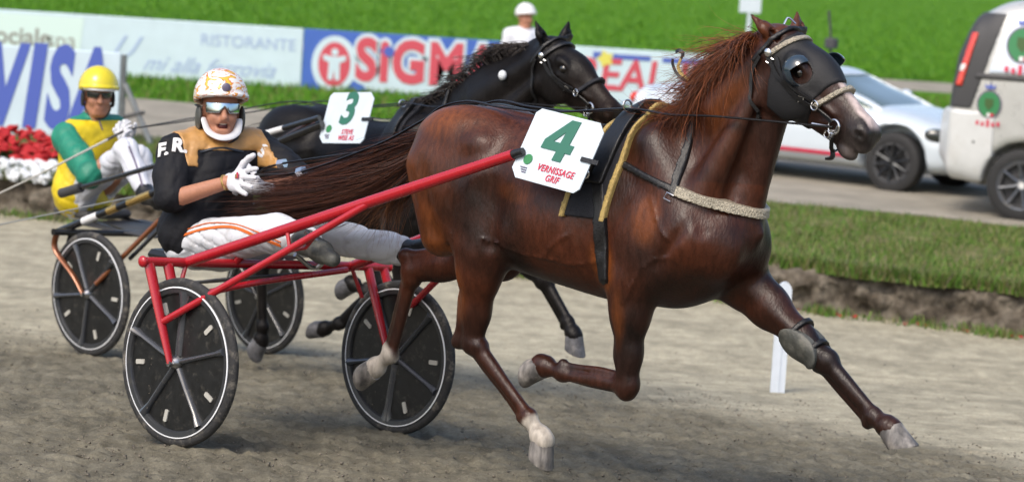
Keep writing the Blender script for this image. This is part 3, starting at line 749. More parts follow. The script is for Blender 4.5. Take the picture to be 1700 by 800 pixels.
def sculpt_horse(Q, h):
    Fd = Field((.15, -.42, .1), (Q['xmax'], .42, 2.12), h); hd = Q['head']
    xs, zt_, zb_, hw_ = [[q[i] for q in TORSO] for i in range(4)]
    def torso(X, Y, Z):
        x = np.clip(X[:, 0, 0], xs[0], xs[-1]).astype(float)
        t, b, w_ = [interp_s(x, xs, q).astype(np.float32)[:, None, None] for q in (zt_, zb_, hw_)]
        zc, hz = (t+b)/2, (t-b)/2; v_ = (Z-zc)/hz
        wz = w_*(1-.20*np.clip(v_, -1, 1)-.08*np.clip(v_, -1, 1)**2)
        ex_ = np.maximum(np.maximum(xs[0]-X, X-xs[-1]), 0)
        return (np.sqrt((np.abs(Y)/wz)**2.0+np.abs(v_)**2.1+1e-9)-1)*np.minimum(wz, hz)*.9+ex_
    Fd.op(torso, (xs[0], -.32, .8), (xs[-1], .32, 1.6), 0)
    for s in (-1, 1):
        Fd.ell((1.04, s*.12, 1.37), (.24, .125, .15), .07)                       # gluteals
        Fd.cone((.93, s*.155, 1.27), (1.0, s*.165, 1.0), .125, .095, .05)         # hamstring
        Fd.cone((1.24, s*.17, 1.24), (1.26, s*.17, 1.0), .10, .085, .06)          # quadriceps
        Fd.cone((2.02, s*.115, 1.46), (2.24, s*.14, 1.14), .08, .095, .06)         # shoulder blade
        Fd.ell((2.03, s*.175, 1.12), (.16, .075, .17), .04)                       # triceps
        Fd.ell((2.32, s*.085, 1.11), (.11, .085, .13), .05)                        # breast
        Fd.ell((1.20, s*.205, 1.385), (.05, .035, .035), .06)                     # point of hip
    # neck
    nk = Q['neck']
    Fd.chain([q[0] for q in nk], [q[1] for q in nk], .08, sy=.52)
    for s in (-1, 1):
        Fd.cone(hd(.10, s*.055, -.20), (2.25, s*.125, 1.27), .040, .065, .04)     # brachiocephalic muscle
        Fd.cone(hd(.03, s*.045, -.10), nk[1][0]+A3((-.05, s*.06, .04)), .05, .07, .05)
        Fd.cone(hd(.16, s*.075, -.27), (2.34, s*.10, 1.22), .010, .012, .030, sub=True)  # jugular groove
    Fd.cone(hd(.17, 0, -.225), (2.385, 0, 1.22), .044, .050, .035)                  # windpipe
    Fd.cone(A3(Q['crest0']), hd(-.01, 0, -.06), .040, .038, .06, sy=.55)  # crest
    # head
    Fd.cone(hd(.06, 0, -.055), hd(.24, 0, -.055), .088, .098, .04, sy=.93)
    Fd.cone(hd(.22, 0, -.05), hd(.50, 0, -.055), .093, .060, .04, sy=.74)
    Fd.cone(hd(.17, 0, -.16), hd(.47, 0, -.125), .075, .038, .04, sy=.72)
    for s in (-1, 1):
        Fd.ell(hd(.18, s*.055, -.145), (.125, .034, .095), .025, hd.R)
        Fd.ell(hd(.19, s*.083, -.012), (.052, .026, .028), .02, hd.R)
        Fd.cone(hd(.20, s*.085, -.075), hd(.42, s*.052, -.062), .014, .008, .015)
        Fd.ell(hd(.548, s*.040, -.045), (.036, .022, .032), .02, hd.R)
        Fd.ell(hd(.560, s*.062, -.046), (.026, .020, .017), .008, hd.R, sub=True)
        Fd.ell(hd(.215, s*.105, -.03), (.026, .014, .02), .012, hd.R, sub=True)
        Fd.cone(hd(.62, s*.03, -.122), hd(.44, s*.060, -.105), .009, .008, .006, sub=True)   # mouth
    Fd.ell(hd(.530, 0, -.058), (.055, .050, .055), .03, hd.R)
    Fd.ell(hd(.565, 0, -.082), (.034, .038, .036), .02, hd.R)
    Fd.ell(hd(.525, 0, -.150), (.046, .036, .028), .015, hd.R)
    for e0, e1, e2 in Q['ears']:
        e0, e1, e2 = A3(e0), A3(e1), A3(e2)
        Fd.chain([e0, e1, e2], [.030, .030, .005], .018, flat=(nrm(np.cross(e2-e0, (0, 1, 0))), .75))
        n_ = nrm(A3((.7, e0[1]*7, .1))); Fd.cone(e0+n_*.020, (e1+e2)/2+n_*.014, .016, .006, .008, sub=True)
    # limbs
    for s, L_ in Q['hind']:
        hip, stf, hock, fet, cor = [A3(L_[k]) for k in ('hip', 'stifle', 'hock', 'fetlock', 'coronet')]
        Fd.cone(hip, stf, .150, .105, .06, sy=.80)
        g1 = stf+(hock-stf)*.25; g2 = stf+(hock-stf)*.65
        Fd.chain([stf, g1, g2, hock], [.098, .088, .056, .047], .05, sy=.80)
        d = nrm(fet-hock); u = nrm(stf-hock); back = nrm(-(d+u)+1e-6) if np.linalg.norm(d+u) > .25 else nrm(np.cross(d, (0, 1, 0)))
        if back[0]*1.0 > .3 and L_.get('flip'): back = -back
        dirb0 = nrm(nrm(np.cross(np.cross(d, back), d)))
        ph = hock-d*.055-back*.0+nrm(np.cross(np.cross(d, back), d))*.058                         # point of the hock
        Fd.cone(hock, ph, .034, .024, .02, sy=.8); Fd.cone(ph, g2+(ph-hock)*.75+(stf-hock)*.12, .019, .024, .04)   # Achilles
        Fd.ell(hock, (.050, .043, .052), .012); Fd.ell(hock+d*.03-dirb0*.02, (.034, .040, .030), .01)
        dirb = nrm(ph-hock)
        Fd.cone(hock+d*.02-dirb*.006, fet-d*.02-dirb*.008, .033, .025, .02, sy=.9); Fd.cone(hock+d*.04+dirb*.036, fet-d*.02+dirb*.032, .017, .0165, .006, sy=.85)
        for sd in (-1, 1): Fd.cone(hock+d*.10+A3((0, sd*.020, 0))+dirb*.008, fet-d*.04+A3((0, sd*.017, 0))+dirb*.010, .006, .005, .005)
        Fd.ell(fet, (.042, .037, .042), .010); Fd.ell(fet+dirb*.034, (.022, .026, .024), .008)
        Fd.cone(fet, cor, .028, .033, .012); Fd.cone(cor-nrm(cor-fet)*.01, cor+nrm(cor-fet)*.012, .046, .046, .012)
    for s, L_ in Q['fore']:
        sh, elb, knee, fet, cor = [A3(L_[k]) for k in ('shoulder', 'elbow', 'knee', 'fetlock', 'coronet')]
        Fd.cone(sh, elb, .125, .10, .06, sy=.75)
        d1 = nrm(knee-elb); m1 = elb+(knee-elb)*.3; m2 = elb+(knee-elb)*.7
        Fd.chain([elb, m1, m2, knee], [.092, .078, .052, .046], .04, sy=.82)
        d = nrm(fet-knee); ang = float(np.clip(d1@d, -1, 1))
        dirb = nrm(np.cross(d, (0, 1, 0)))
        if dirb@A3(L_['back']) < 0: dirb = -dirb
        Fd.ell(knee, (.052, .045, .052), .02)
        Fd.ell(knee+d1*.01-dirb*.014, .040, .008); Fd.ell(knee-d1*.035-dirb*.006, (.040, .044, .030), .008); Fd.ell(knee+dirb*.040-d1*.01, (.022, .022, .024), .010)
        for sd in (-1, 1): Fd.cone(elb+A3((0, sd*.03, 0))-dirb*.02, knee-d1*.06+A3((0, sd*.022, 0))-dirb*.01, .05, .026, .012)
        Fd.cone(knee-dirb*.004, fet-d*.02-dirb*.008, .035, .024, .016, sy=.92); Fd.cone(knee+d*.04+dirb*.034, fet-d*.02+dirb*.031, .0165, .016, .006, sy=.85)
        for sd in (-1, 1): Fd.cone(knee+d*.07+A3((0, sd*.020, 0))+dirb*.008, fet-d*.04+A3((0, sd*.016, 0))+dirb*.010, .006, .005, .005)
        Fd.ell(fet, (.040, .035, .040), .010); Fd.ell(fet+dirb*.033, (.022, .025, .024), .008)
        Fd.cone(fet, cor, .027, .032, .012); Fd.cone(cor-nrm(cor-fet)*.01, cor+nrm(cor-fet)*.012, .045, .045, .012)
    # muscle separation
    for s in (-1, 1):
        Fd.cone((.95, s*.305, 1.30), (1.04, s*.285, 1.00), .008, .012, .05, sub=True)
        Fd.cone((1.12, s*.315, 1.33), (1.14, s*.30, 1.06), .006, .008, .045, sub=True)
        Fd.cone((1.335, s*.295, 1.33), (1.345, s*.265, 1.0), .012, .016, .05, sub=True)
        Fd.cone((1.10, s*.225, .96), (1.13, s*.225, .76), .006, .006, .03, sub=True)
        Fd.cone((2.30, s*.245, 1.22), (2.16, s*.26, 1.02), .006, .008, .04, sub=True)
        Fd.cone((2.16, s*.24, 1.50), (2.34, s*.21, 1.18), .008, .008, .05, sub=True)
        Fd.cone((2.02, s*.265, 1.34), (1.90, s*.27, 1.05), .010, .010, .05, sub=True)
        Fd.ell((1.36, s*.33, 1.18), (.09, .07, .13), .08, sub=True)                # hollow of the flank
    add_folds(Fd, folds(.0030, 19, 17, 7))
    for sd in (-1, 1):                                                            # veins under the thin skin
        for ln in (((1.30, 1.02), (1.45, .98), (1.62, .985), (1.78, .97), (1.88, 1.0)), ((1.62, .985), (1.68, 1.05), (1.76, 1.10)), ((2.22, 1.06), (2.12, 1.02), (2.06, .94), (2.02, .86)), ((1.14, 1.02), (1.17, .92), (1.15, .80)), ((2.10, 1.28), (2.16, 1.18), (2.22, 1.12))):
            P, _ = Fd.project(np.array(spline([(a, sd*.27, b) for a, b in ln], 12)), .0008)
            for q in range(11): Fd.cone(P[q], P[q+1], .0042, .0042, .007)
    return Fd
def hoof(cor, pdir, s_ang, side, r=.047):
    """wall, sole and heel; s_ang = direction the toe points, in the x-z plane"""
    s = A3((math.cos(s_ang), 0, math.sin(s_ang))); u = A3((-math.sin(s_ang), 0, math.cos(s_ang))); y = A3((0, 1, 0)); V, Fc = [], []
    n = 20; rows = [(0, .98, .0, .0), (.25, 1.05, .010, 0), (.6, 1.16, .026, .004), (.95, 1.27, .044, .008), (1, 1.24, .045, .008), (1.0, .9, .03, .01)]
    hgt = .078
    for t, sc_, sh_, _ in rows:
        for k in range(n):
            a = 2*math.pi*k/n; f_ = math.cos(a); g = math.sin(a)
            fx = f_*(1.12 if f_ > 0 else .86); top = .014*f_*(1-t)         # coronet slopes down to the heel
            V.append(A3(cor)+s*(r*sc_*fx+sh_)+y*(r*sc_*g*.96)-u*(hgt*t-top))
    m_ = len(rows)
    for i in range(m_-1):
        for k in range(n): k2 = (k+1) % n; Fc.append((i*n+k, i*n+k2, (i+1)*n+k2, (i+1)*n+k))
    Fc.append(tuple(range(n))[::-1]); Fc.append(tuple((m_-1)*n+k for k in range(n)))
    return np.array(V), Fc
def strands(roots, ctrl, r0, cols, seg=9, seed=0):
    """tapered hairs: ctrl(i, rng) gives the control points after the root"""
    rg = np.random.default_rng(seed); V, Fc, C_ = [], [], []; n = 0
    ts = np.linspace(0, 1, seg)
    for i, p in enumerate(roots):
        P = np.array([A3(p)]+[A3(q) for q in ctrl(i, rg)])
        k = len(P)-1; B = sum(math.comb(k, j)*((1-ts)**(k-j)*ts**j)[:, None]*P[j] for j in range(k+1))
        T_ = np.gradient(B, axis=0); T_ /= np.linalg.norm(T_, axis=1, keepdims=True)+1e-9
        u = np.cross(T_, rg.normal(size=3)); u /= np.linalg.norm(u, axis=1, keepdims=True)+1e-9; w_ = np.cross(T_, u)
        rr = r0*(.6+.8*rg.random())*(1-.85*ts**1.6)[:, None]
        ring_ = [B+rr*(u*math.cos(a)+w_*math.sin(a)*.6) for a in (0, 2.09, 4.19)]
        V.append(np.stack(ring_, 1).reshape(-1, 3))
        a = n+3*np.arange(seg-1)
        for q in range(3): q2 = (q+1) % 3; Fc.append(np.stack([a+q, a+q2, a+3+q2, a+3+q], 1))
        c = np.array(cols[0])+(np.array(cols[1])-cols[0])*rg.random(); C_.append(np.repeat((c*(.8+.5*ts[:, None])), 3, 0)); n += 3*seg
    return np.concatenate(V), np.concatenate(Fc), np.concatenate(C_)
def sm(a, b, x): t = np.clip((x-a)/(b-a), 0, 1); return t*t*(3-2*t)
def build_horse(name, label, frame, rot, Q, base, h, tint):
    T = Thing(name, label, 'horse', frame, rot, base, 'horses in the race'); Fd = sculpt_horse(Q, h); hd = Q['head']
    v, f = Fd.mesh()
    n3 = folds(1.0, 5, 5, 6)(v[:, 0], v[:, 1], v[:, 2]); n4 = folds(1.0, 14, 8, 6)(v[:, 0], v[:, 1], v[:, 2])
    s, y, t = hd.loc(v[:, 0], v[:, 1], v[:, 2])
    inhead = sm(.02, .12, s)*(v[:, 2] > 1.35)
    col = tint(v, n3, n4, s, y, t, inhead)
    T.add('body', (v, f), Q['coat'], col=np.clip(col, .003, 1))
    for L_ in [q[1] for q in Q['hind']]+[q[1] for q in Q['fore']]:
        T.add('hoof', hoof(L_['coronet'], None, math.radians(L_['toe']), 0), L_.get('hoofmat', 'hoof'))
    for sd in (-1, 1):
        e = T.add('eye', ball(hd(.213, sd*.085, -.030), (.024, .020, .022), 16, 10, hd.R), 'eye')
    return T, Fd
D = math.degrees
# ------------------------------------------------------------------ the chestnut horse in front
hd1 = Head((2.480, 0, 1.93), (.815, -.58), .965)
Q1 = dict(crest0=(2.17, 0, 1.56), xmax=3.2, head=hd1, coat='coat',
  neck=[(A3((2.16, 0, 1.30)), .225), (A3((2.305, 0, 1.585)), .140), (A3((2.435, 0, 1.80)), .118)],
  ears=[((2.485, -.052, 1.90), (2.455, -.072, 1.935), (2.385, -.082, 1.985)), ((2.50, .052, 1.905), (2.50, .070, 1.945), (2.485, .078, 2.005))],
  hind=[(-1, dict(hip=(1.04, -.15, 1.22), stifle=(1.225, -.185, .955), hock=(1.185, -.155, .580), fetlock=(1.487, -.135, .322), coronet=(1.562, -.13, .252), toe=-33)),
        (1, dict(hip=(1.00, .15, 1.20), stifle=(1.02, .17, .905), hock=(.555, .135, .765), fetlock=(.468, .122, .400), coronet=(.385, .12, .330), toe=-88))],
  fore=[(-1, dict(shoulder=(2.20, -.15, 1.12), elbow=(1.985, -.165, .935), knee=(1.985, -.15, .535), fetlock=(1.662, -.15, .532), coronet=(1.560, -.15, .545), toe=-95, back=(0, 0, 1))),
        (1, dict(shoulder=(2.22, .13, 1.10), elbow=(2.29, .145, .955), knee=(2.682, .15, .712), fetlock=(2.912, .15, .540), coronet=(2.985, .15, .512), toe=14, back=(-.6, 0, -.8)))])
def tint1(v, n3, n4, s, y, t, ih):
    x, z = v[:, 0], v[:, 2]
    base = np.array([.054, .0140, .0054]); dark = np.array([.0090, .0044, .0036]); lit_orange = np.array([.165, .045, .0085])
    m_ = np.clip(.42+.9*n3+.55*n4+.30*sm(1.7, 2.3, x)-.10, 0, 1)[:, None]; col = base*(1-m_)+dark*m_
    g = (np.clip(.9-np.abs(x-.93)/.32, 0, 1)*sm(.85, 1.1, z)*.35)[:, None]; col = col*(1-g)+lit_orange*g          # redder quarters, with the orange light on the rump painted in
    for p, r_, k_ in (((.80, -.1, 1.20), (.16, .3, .30), .95), ((.98, -.2, 1.47), (.26, .3, .09), .7), ((1.90, -.25, .98), (.07, .2, .13), .9), ((2.10, -.2, 1.18), (.08, .2, .13), .55), ((1.02, -.2, .98), (.10, .2, .22), .6), ((2.36, -.1, 1.62), (.10, .2, .22), .55), ((1.15, -.2, .78), (.07, .2, .16), .5), ((1.98, -.2, .78), (.05, .2, .16), .45), ((1.45, -.28, 1.22), (.14, .2, .05), .35)):  # orange light painted into the coat as patches, strongest at rump and elbow
        d = np.sqrt((((v-A3(p))/A3(r_))**2).sum(1)); g = ((1-sm(.35, 1.05, d+.25*n4+.2*n3))*k_)[:, None]; col = col*(1-g)+lit_orange*g
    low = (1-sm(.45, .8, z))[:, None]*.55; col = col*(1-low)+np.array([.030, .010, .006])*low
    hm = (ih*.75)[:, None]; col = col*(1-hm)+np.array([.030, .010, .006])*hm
    er = (sm(.06, .02, s)*sm(1.86, 1.90, z)*sm(2.36, 2.42, x))[:, None]; col = col*(1-er)+np.array([.075, .022, .008])*er
    # socks: left hind pastern and fetlock, right hind pastern
    for p, r_ in (((.40, .12, .345), .125), ((1.565, -.13, .255), .10)):
        d = np.linalg.norm(v-A3(p), axis=1); k = (1-sm(r_*.85, r_*1.05, d+.02*n4))[:, None]; col = col*(1-k)+np.array([.40, .36, .31])*k
    bz = ih*(1-sm(.020+.010*sm(.3, .5, s), .028+.012*sm(.3, .5, s), np.abs(y-.006*n4-.004)))*sm(.24, .30, s)*sm(-.02, .0, t); bz = bz[:, None]
    col = col*(1-bz)+np.array([.46, .38, .36])*bz
    mz = (ih*sm(.42, .54, s+.03*n4)*(1-bz[:, 0])*.9)[:, None]; col = col*(1-mz)+np.array([.024, .020, .019])*mz
    lip = (ih*sm(.50, .56, s)*(1-sm(-.11, -.06, t))*.4)[:, None]; col = col*(1-lip)+np.array([.16, .13, .12])*lip
    ns = np.exp(-(((s-.556)/.022)**2+((np.abs(y)-.055)/.014)**2+((t+.046)/.016)**2))[:, None]; col = col*(1-ns)+np.array([.004, .003, .003])*ns
    return col
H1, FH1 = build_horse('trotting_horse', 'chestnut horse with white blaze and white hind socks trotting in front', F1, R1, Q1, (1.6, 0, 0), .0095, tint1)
# mane blown back over the crest, forelock, tail streaming towards the driver
def crest1(u):
    P = [A3((2.42, 0, 1.90)), A3((2.34, 0, 1.82)), A3((2.27, 0, 1.73)), A3((2.19, 0, 1.63)), A3((2.00, 0, 1.575))]
    return A3([np.interp(u, np.linspace(0, 1, 5), [p[i] for p in P]) for i in range(3)])
rg = np.random.default_rng(71); N = 2400; U = np.where(rg.random(N) < .85, rg.random(N)*.72, .72+.28*rg.random(N)); CL = rg.normal(size=(40, 5))
roots = [crest1(u)+A3((rg.normal()*.012, rg.normal()*.016, -.035)) for u in U]
def mane_c(i, r):
    u = U[i]; c = CL[int(u*36)]; bump_ = math.exp(-((u-.30)/.28)**2)+.12*math.exp(-((u-.92)/.1)**2)
    L_ = (.045+.145*bump_)*(.5+.7*r.random())+.025*c[0]; lift = .010+.040*bump_+.012*c[1]+.010*r.normal(); sd = (-.075 if i % 3 else .0)-.025*c[2]+.025*r.normal(); drop = (.035+.16*bump_)*(.3+1.0*r.random())+.03*c[3]
    p = roots[i]; j = r.normal(size=3)*.008
    return [p+A3((-.03, sd*.3, lift+.035)), p+A3((-L_*.5, sd*.8, lift+.02))+j, p+A3((-L_*.85, sd*1.2, -drop*.25))+j*2, p+A3((-L_+.06*c[4], sd*1.2+.02*c[2], -drop+.03*c[1]))+j*6]
v, f, c = strands(roots, mane_c, .0022, ((.026, .007, .004), (.19, .050, .010)), 10, 72)
H1.add('mane', (v, f), 'hair', col=c)
roots = [crest1(rg.random()*.8)+A3((0, rg.normal()*.02, -.02)) for _ in range(160)]
v, f, c = strands(roots, lambda i, r: [roots[i]+A3((-.04, r.normal()*.02, .05)), roots[i]+A3((-.12-.1*r.random(), -.03+r.normal()*.04, .05+.04*r.normal())), roots[i]+A3((-.20-.12*r.random(), -.04+r.normal()*.05, .0+.06*r.normal()))], .0014, ((.10, .032, .010), (.30, .10, .03)), 10, 73)
H1.add('flyaway_hair', (v, f), 'hair', col=c)
def tail(T, upper, lower, n, seed, cols, r0, ys):
    """hair falling between an upper and a lower line, drawn together towards its end"""
    rg = np.random.default_rng(seed); Wq = rg.random(n); yq = rg.normal(size=n)*.5; cl = rg.normal(size=(30, 4))
    roots = [upper[0]+(lower[0]-upper[0])*Wq[i]+A3((-.02*rg.random(), yq[i]*ys*.5, 0)) for i in range(n)]
    def ctrl(i, r):
        w_ = Wq[i]; c_ = cl[int(w_*29)]; e = (.30+.72*r.random()**.8); out = []; k = len(upper)-1; j = r.normal(size=3)*.010; ph = c_[2]*3
        for q in range(1, k+1):
            t = q*e; i0 = min(int(t), k-1); fq = t-i0; a_ = upper[i0]+(upper[i0+1]-upper[i0])*fq; b_ = lower[i0]+(lower[i0+1]-lower[i0])*fq
            out.append(a_+(b_-a_)*w_+A3((0, yq[i]*ys, 0))+j*q+A3((0, c_[0]*.014, c_[1]*.010))*q+A3((0, .02*math.sin(q*1.9+ph), .022*math.sin(q*2.3+ph)))*(q/k))
        return out
    v, f, c = strands(roots, ctrl, r0, cols, 15, seed+1); T.add('tail', (v, f), 'hair', col=c)
tail(H1, [A3((.86, 0, 1.425)), A3((0.5722, 0, 1.327)), A3((0.3361, -0.02, 1.19)), A3((0.02594, -0.03, 1.058)), A3((-0.3395, -0.04, 0.9746))], [A3((.80, 0, 1.345)), A3((0.6941, -0.02, 1.133)), A3((0.4303, -0.03, 1.034)), A3((0.06986, -0.03, 0.9739)), A3((-0.3553, -0.04, 0.9245))], 2600, 75, ((.010, .0040, .003), (.080, .022, .0070)), .0022, .055)
roots = [A3((.72+.1*rg.random(), rg.normal()*.03, 1.33)) for _ in range(300)]
v, f, c = strands(roots, lambda i, r: [roots[i]+A3((-.10, 0, -.06)), roots[i]+A3((-.22, .03*r.normal(), -.20+.05*r.normal())), roots[i]+A3((-.16-.25*r.random(), .05*r.normal(), -.34+.06*r.normal()))], .0018, ((.05, .018, .008), (.2, .075, .025)), 12, 77)
H1.add('tail_wisps', (v, f), 'hair', col=c)
H1.add('dock', tube(spline([(.92, 0, 1.44), (.83, 0, 1.41), (.74, 0, 1.36)], 8), [.045, .04, .03], 12), 'coat', col=np.tile([[.05, .016, .008]], (96, 1)))

# ------------------------------------------------------------------ the dark horse behind
hd2 = Head((2.83, 0, 2.02), (.85, -.527))
Q2 = dict(crest0=(2.03, 0, 1.59), xmax=3.55, head=hd2, coat='coat_dark',
  neck=[(A3((2.15, 0, 1.34)), .26), (A3((2.46, 0, 1.62)), .20), (A3((2.755, 0, 1.87)), .135)],
  ears=[((2.83, -.052, 1.995), (2.815, -.075, 2.04), (2.78, -.085, 2.11)), ((2.845, .052, 2.0), (2.855, .070, 2.05), (2.86, .08, 2.125))],
  hind=[(-1, dict(hip=(1.02, -.15, 1.20), stifle=(1.20, -.18, .93), hock=(.87, -.15, .60), fetlock=(.885, -.13, .265), coronet=(.872, -.125, .185), toe=-62, hoofmat='hoof_dark')),
        (1, dict(hip=(1.04, .15, 1.20), stifle=(1.25, .17, .92), hock=(1.55, .14, .585), fetlock=(1.232, .13, .315), coronet=(1.12, .125, .27), toe=-112, hoofmat='hoof_dark'))],
  fore=[(-1, dict(shoulder=(2.20, -.15, 1.12), elbow=(2.00, -.165, .93), knee=(2.02, -.15, .53), fetlock=(1.72, -.15, .58), coronet=(1.62, -.15, .61), toe=-95, back=(0, 0, 1), hoofmat='hoof_dark')),
        (1, dict(shoulder=(2.26, .13, 1.10), elbow=(2.38, .145, .96), knee=(2.76, .135, .765), fetlock=(2.945, .13, .575), coronet=(2.99, .13, .52), toe=-22, back=(-.6, 0, -.8), hoofmat='hoof_dark'))])
def tint2(v, n3, n4, s, y, t, ih):
    m_ = np.clip(.5+.5*n3, 0, 1)[:, None]; col = np.array([.0040, .0038, .0044])*(1-m_)+np.array([.0075, .0058, .0052])*m_
    k = (ih*sm(.20, .5, s)*.8)[:, None]; return col*(1-k)+np.array([.016, .0085, .0055])*k
H2, FH2 = build_horse('trotting_horse', 'black horse trotting behind, its body half hidden by the chestnut horse', F2, R2, Q2, (1.6, 0, 0), .0115, tint2)
def crest2(u):
    P = [A3((2.76, 0, 1.985)), A3((2.58, 0, 1.93)), A3((2.40, 0, 1.83)), A3((2.15, 0, 1.68)), A3((1.92, 0, 1.575))]
    return A3([np.interp(u, np.linspace(0, 1, 5), [p[i] for p in P]) for i in range(3)])
rg = np.random.default_rng(81); U2 = rg.random(620); roots2 = [crest2(u)+A3((rg.normal()*.01, rg.normal()*.016, -.02)) for u in U2]
def mane2(i, r):
    u = U2[i]; L_ = .16*(.5+.7*r.random()); p = roots2[i]; cl = round(u*13)/13; up_ = .06*abs(math.sin(cl*37))+.015
    return [p+A3((-.04, -.01, .03+up_*.6)), p+A3((-L_*.6, -.035*r.random(), up_+.01*r.normal())), p+A3((-L_, -.05+.04*r.normal(), up_*.8-.06*r.random()))]
v, f, c = strands(roots2, mane2, .0045, ((.010, .008, .008), (.028, .019, .015)), 8, 82); H2.add('mane', (v, f), 'hair', col=c)
tail(H2, [A3((.86, 0, 1.43)), A3((.66, .0, 1.38)), A3((.40, .02, 1.24)), A3((.15, .04, 1.10)), A3((-.08, .05, 1.0))], [A3((.80, 0, 1.35)), A3((.72, 0, 1.2)), A3((.48, .02, 1.02)), A3((.2, .04, .95)), A3((-.06, .05, .92))], 800, 85, ((.006, .006, .006), (.022, .017, .014)), .0035, .06)
# ================================================================== harness on the chestnut horse
def slab(P, n, w_):
    """|distance to the plane through P with normal n| - w"""
    n = nrm(n); return lambda X, Y, Z: np.abs((X-P[0])*n[0]+(Y-P[1])*n[1]+(Z-P[2])*n[2])-w_
def strap_on(T, name, Fd, pts, width, off, mt, parent=None, n=26, thick=.004):
    P, N_ = Fd.project(np.array(spline(pts, n)), off); return T.add(name, ribbon(P, N_, width, thick), mt, parent)
def buckle(T, Fd, p, s=.014, parent=None, mt='chrome'):
    P, N_ = Fd.project([p], .010); nn = N_[0]; u = nrm(np.cross(nn, (0, 1, .3)))
    w_ = np.cross(nn, u); pts = [P[0]+u*s*a+w_*s*b for a, b in ((-1, -.8), (1, -.8), (1, .8), (-1, .8))]
    return T.add('buckle', tube(pts, .0028, 6, closed=True), mt, parent)
def harness(frame, rot, base, Fd, x0, label, full=True):
    T = Thing('harness', label, 'harness', frame, rot, base)
    lo, hi = (x0-.22, -.40, .70), (x0+.24, .40, 1.66); sl_ = .10
    def X_(X, Z): return X-x0-sl_*(Z-1.35)                       # the saddle leans forward with the withers
    T.add('saddle_pad', Fd.cover(lo, hi, .013, lambda X, Y, Z: np.maximum(np.abs(X_(X, Z))-.092, 1.165-Z), .007), 'navy_cloth')
    for sg in (-1, 1) if full else ():
        T.add('gold_edging', Fd.cover(lo, hi, .020, lambda X, Y, Z: np.maximum(np.abs(X_(X, Z)-sg*.088)-.011, 1.16-Z), .006), 'gold_trim')
    T.add('saddle', Fd.cover(lo, hi, .030, lambda X, Y, Z: np.maximum(np.abs(X_(X, Z))-.048, 1.30-Z), .006), 'leather')
    g = T.add('girth', Fd.cover(lo, hi, .016, lambda X, Y, Z: np.maximum(np.abs(X-x0-.04-.09*(1.35-Z)*(Z < 1.35)+.04*(Z > 1.2)*(Z-1.2)/.15)-.026, np.maximum(Z-1.31, .812+.6*np.maximum(np.abs(Y)-.05, 0)-Z)), .006), 'leather')
    for sg in (-1, 1):
        for z in (1.27, 1.06):
            buckle(T, Fd, (x0+.02, sg*.4, z), .018, g)
        r_ = Fd.project([(x0+.02, sg*.10, 1.6)], .042)[0][0]
        T.add('terret', ring(r_, .020, .0042, (1, .2*sg, 0)), 'chrome')
        q = Fd.project([(x0-.02, sg*.30, 1.33)], .035)[0][0]
        T.add('shaft_tug', tube([q+A3((.03, 0, .06)), q, q+A3((-.05, -.02*sg, -.03))], .014, 8, .5), 'leather')
        T.add('shaft_buckle', ring(q+A3((.0, sg*.012, .02)), .02, .004, (0, 1, .2)), 'chrome')
    # breast collar: narrow strap, then the padded chest piece, and the neck strap that carries it
    p1, p2 = A3((x0+.12, 0, 1.375)), A3((2.39, 0, 1.262)); n_ = nrm(np.cross(p2-p1, (0, 1, 0)))
    lo, hi = (x0, -.36, 1.12), (2.64, .36, 1.50)
    T.add('breast_strap', Fd.cover(lo, hi, .011, lambda X, Y, Z: np.maximum(slab(p1, n_, .012)(X, Y, Z), X-2.24), .006), 'leather')
    T.add('breast_collar', Fd.cover(lo, hi, .018, lambda X, Y, Z: np.maximum(slab(p1, n_, .0175)(X, Y, Z), 2.20-X), .0045), 'silver_pad' if full else 'leather')
    T.add('neck_strap', Fd.cover((2.05, -.36, 1.25), (2.32, .36, 1.80), .011, lambda X, Y, Z: np.maximum(np.abs(X-2.19-.12*(1.3-Z))-.014, 1.29-Z), .006), 'leather')
    for sg in (-1, 1): buckle(T, Fd, (2.20, sg*.3, 1.315), .016)
    T.add('crupper_strap', ribbon(*[q for q in Fd.project(np.array(spline([(x0-.1, 0, 1.6), (1.5, 0, 1.6), (1.25, 0, 1.6), (1.0, 0, 1.6), (.88, 0, 1.5)], 26)), .006)], .028, .005), 'leather')
    return T
HB1 = (1.83, 0, .8)
T = harness(F1, R1, HB1, FH1, 1.83, 'black driving harness with gold-edged saddle pad and silver chest band on the chestnut horse')
Tx = harness(F2, R2, HB1, FH2, 1.86, 'plain black driving harness strapped round the black horse', full=False)

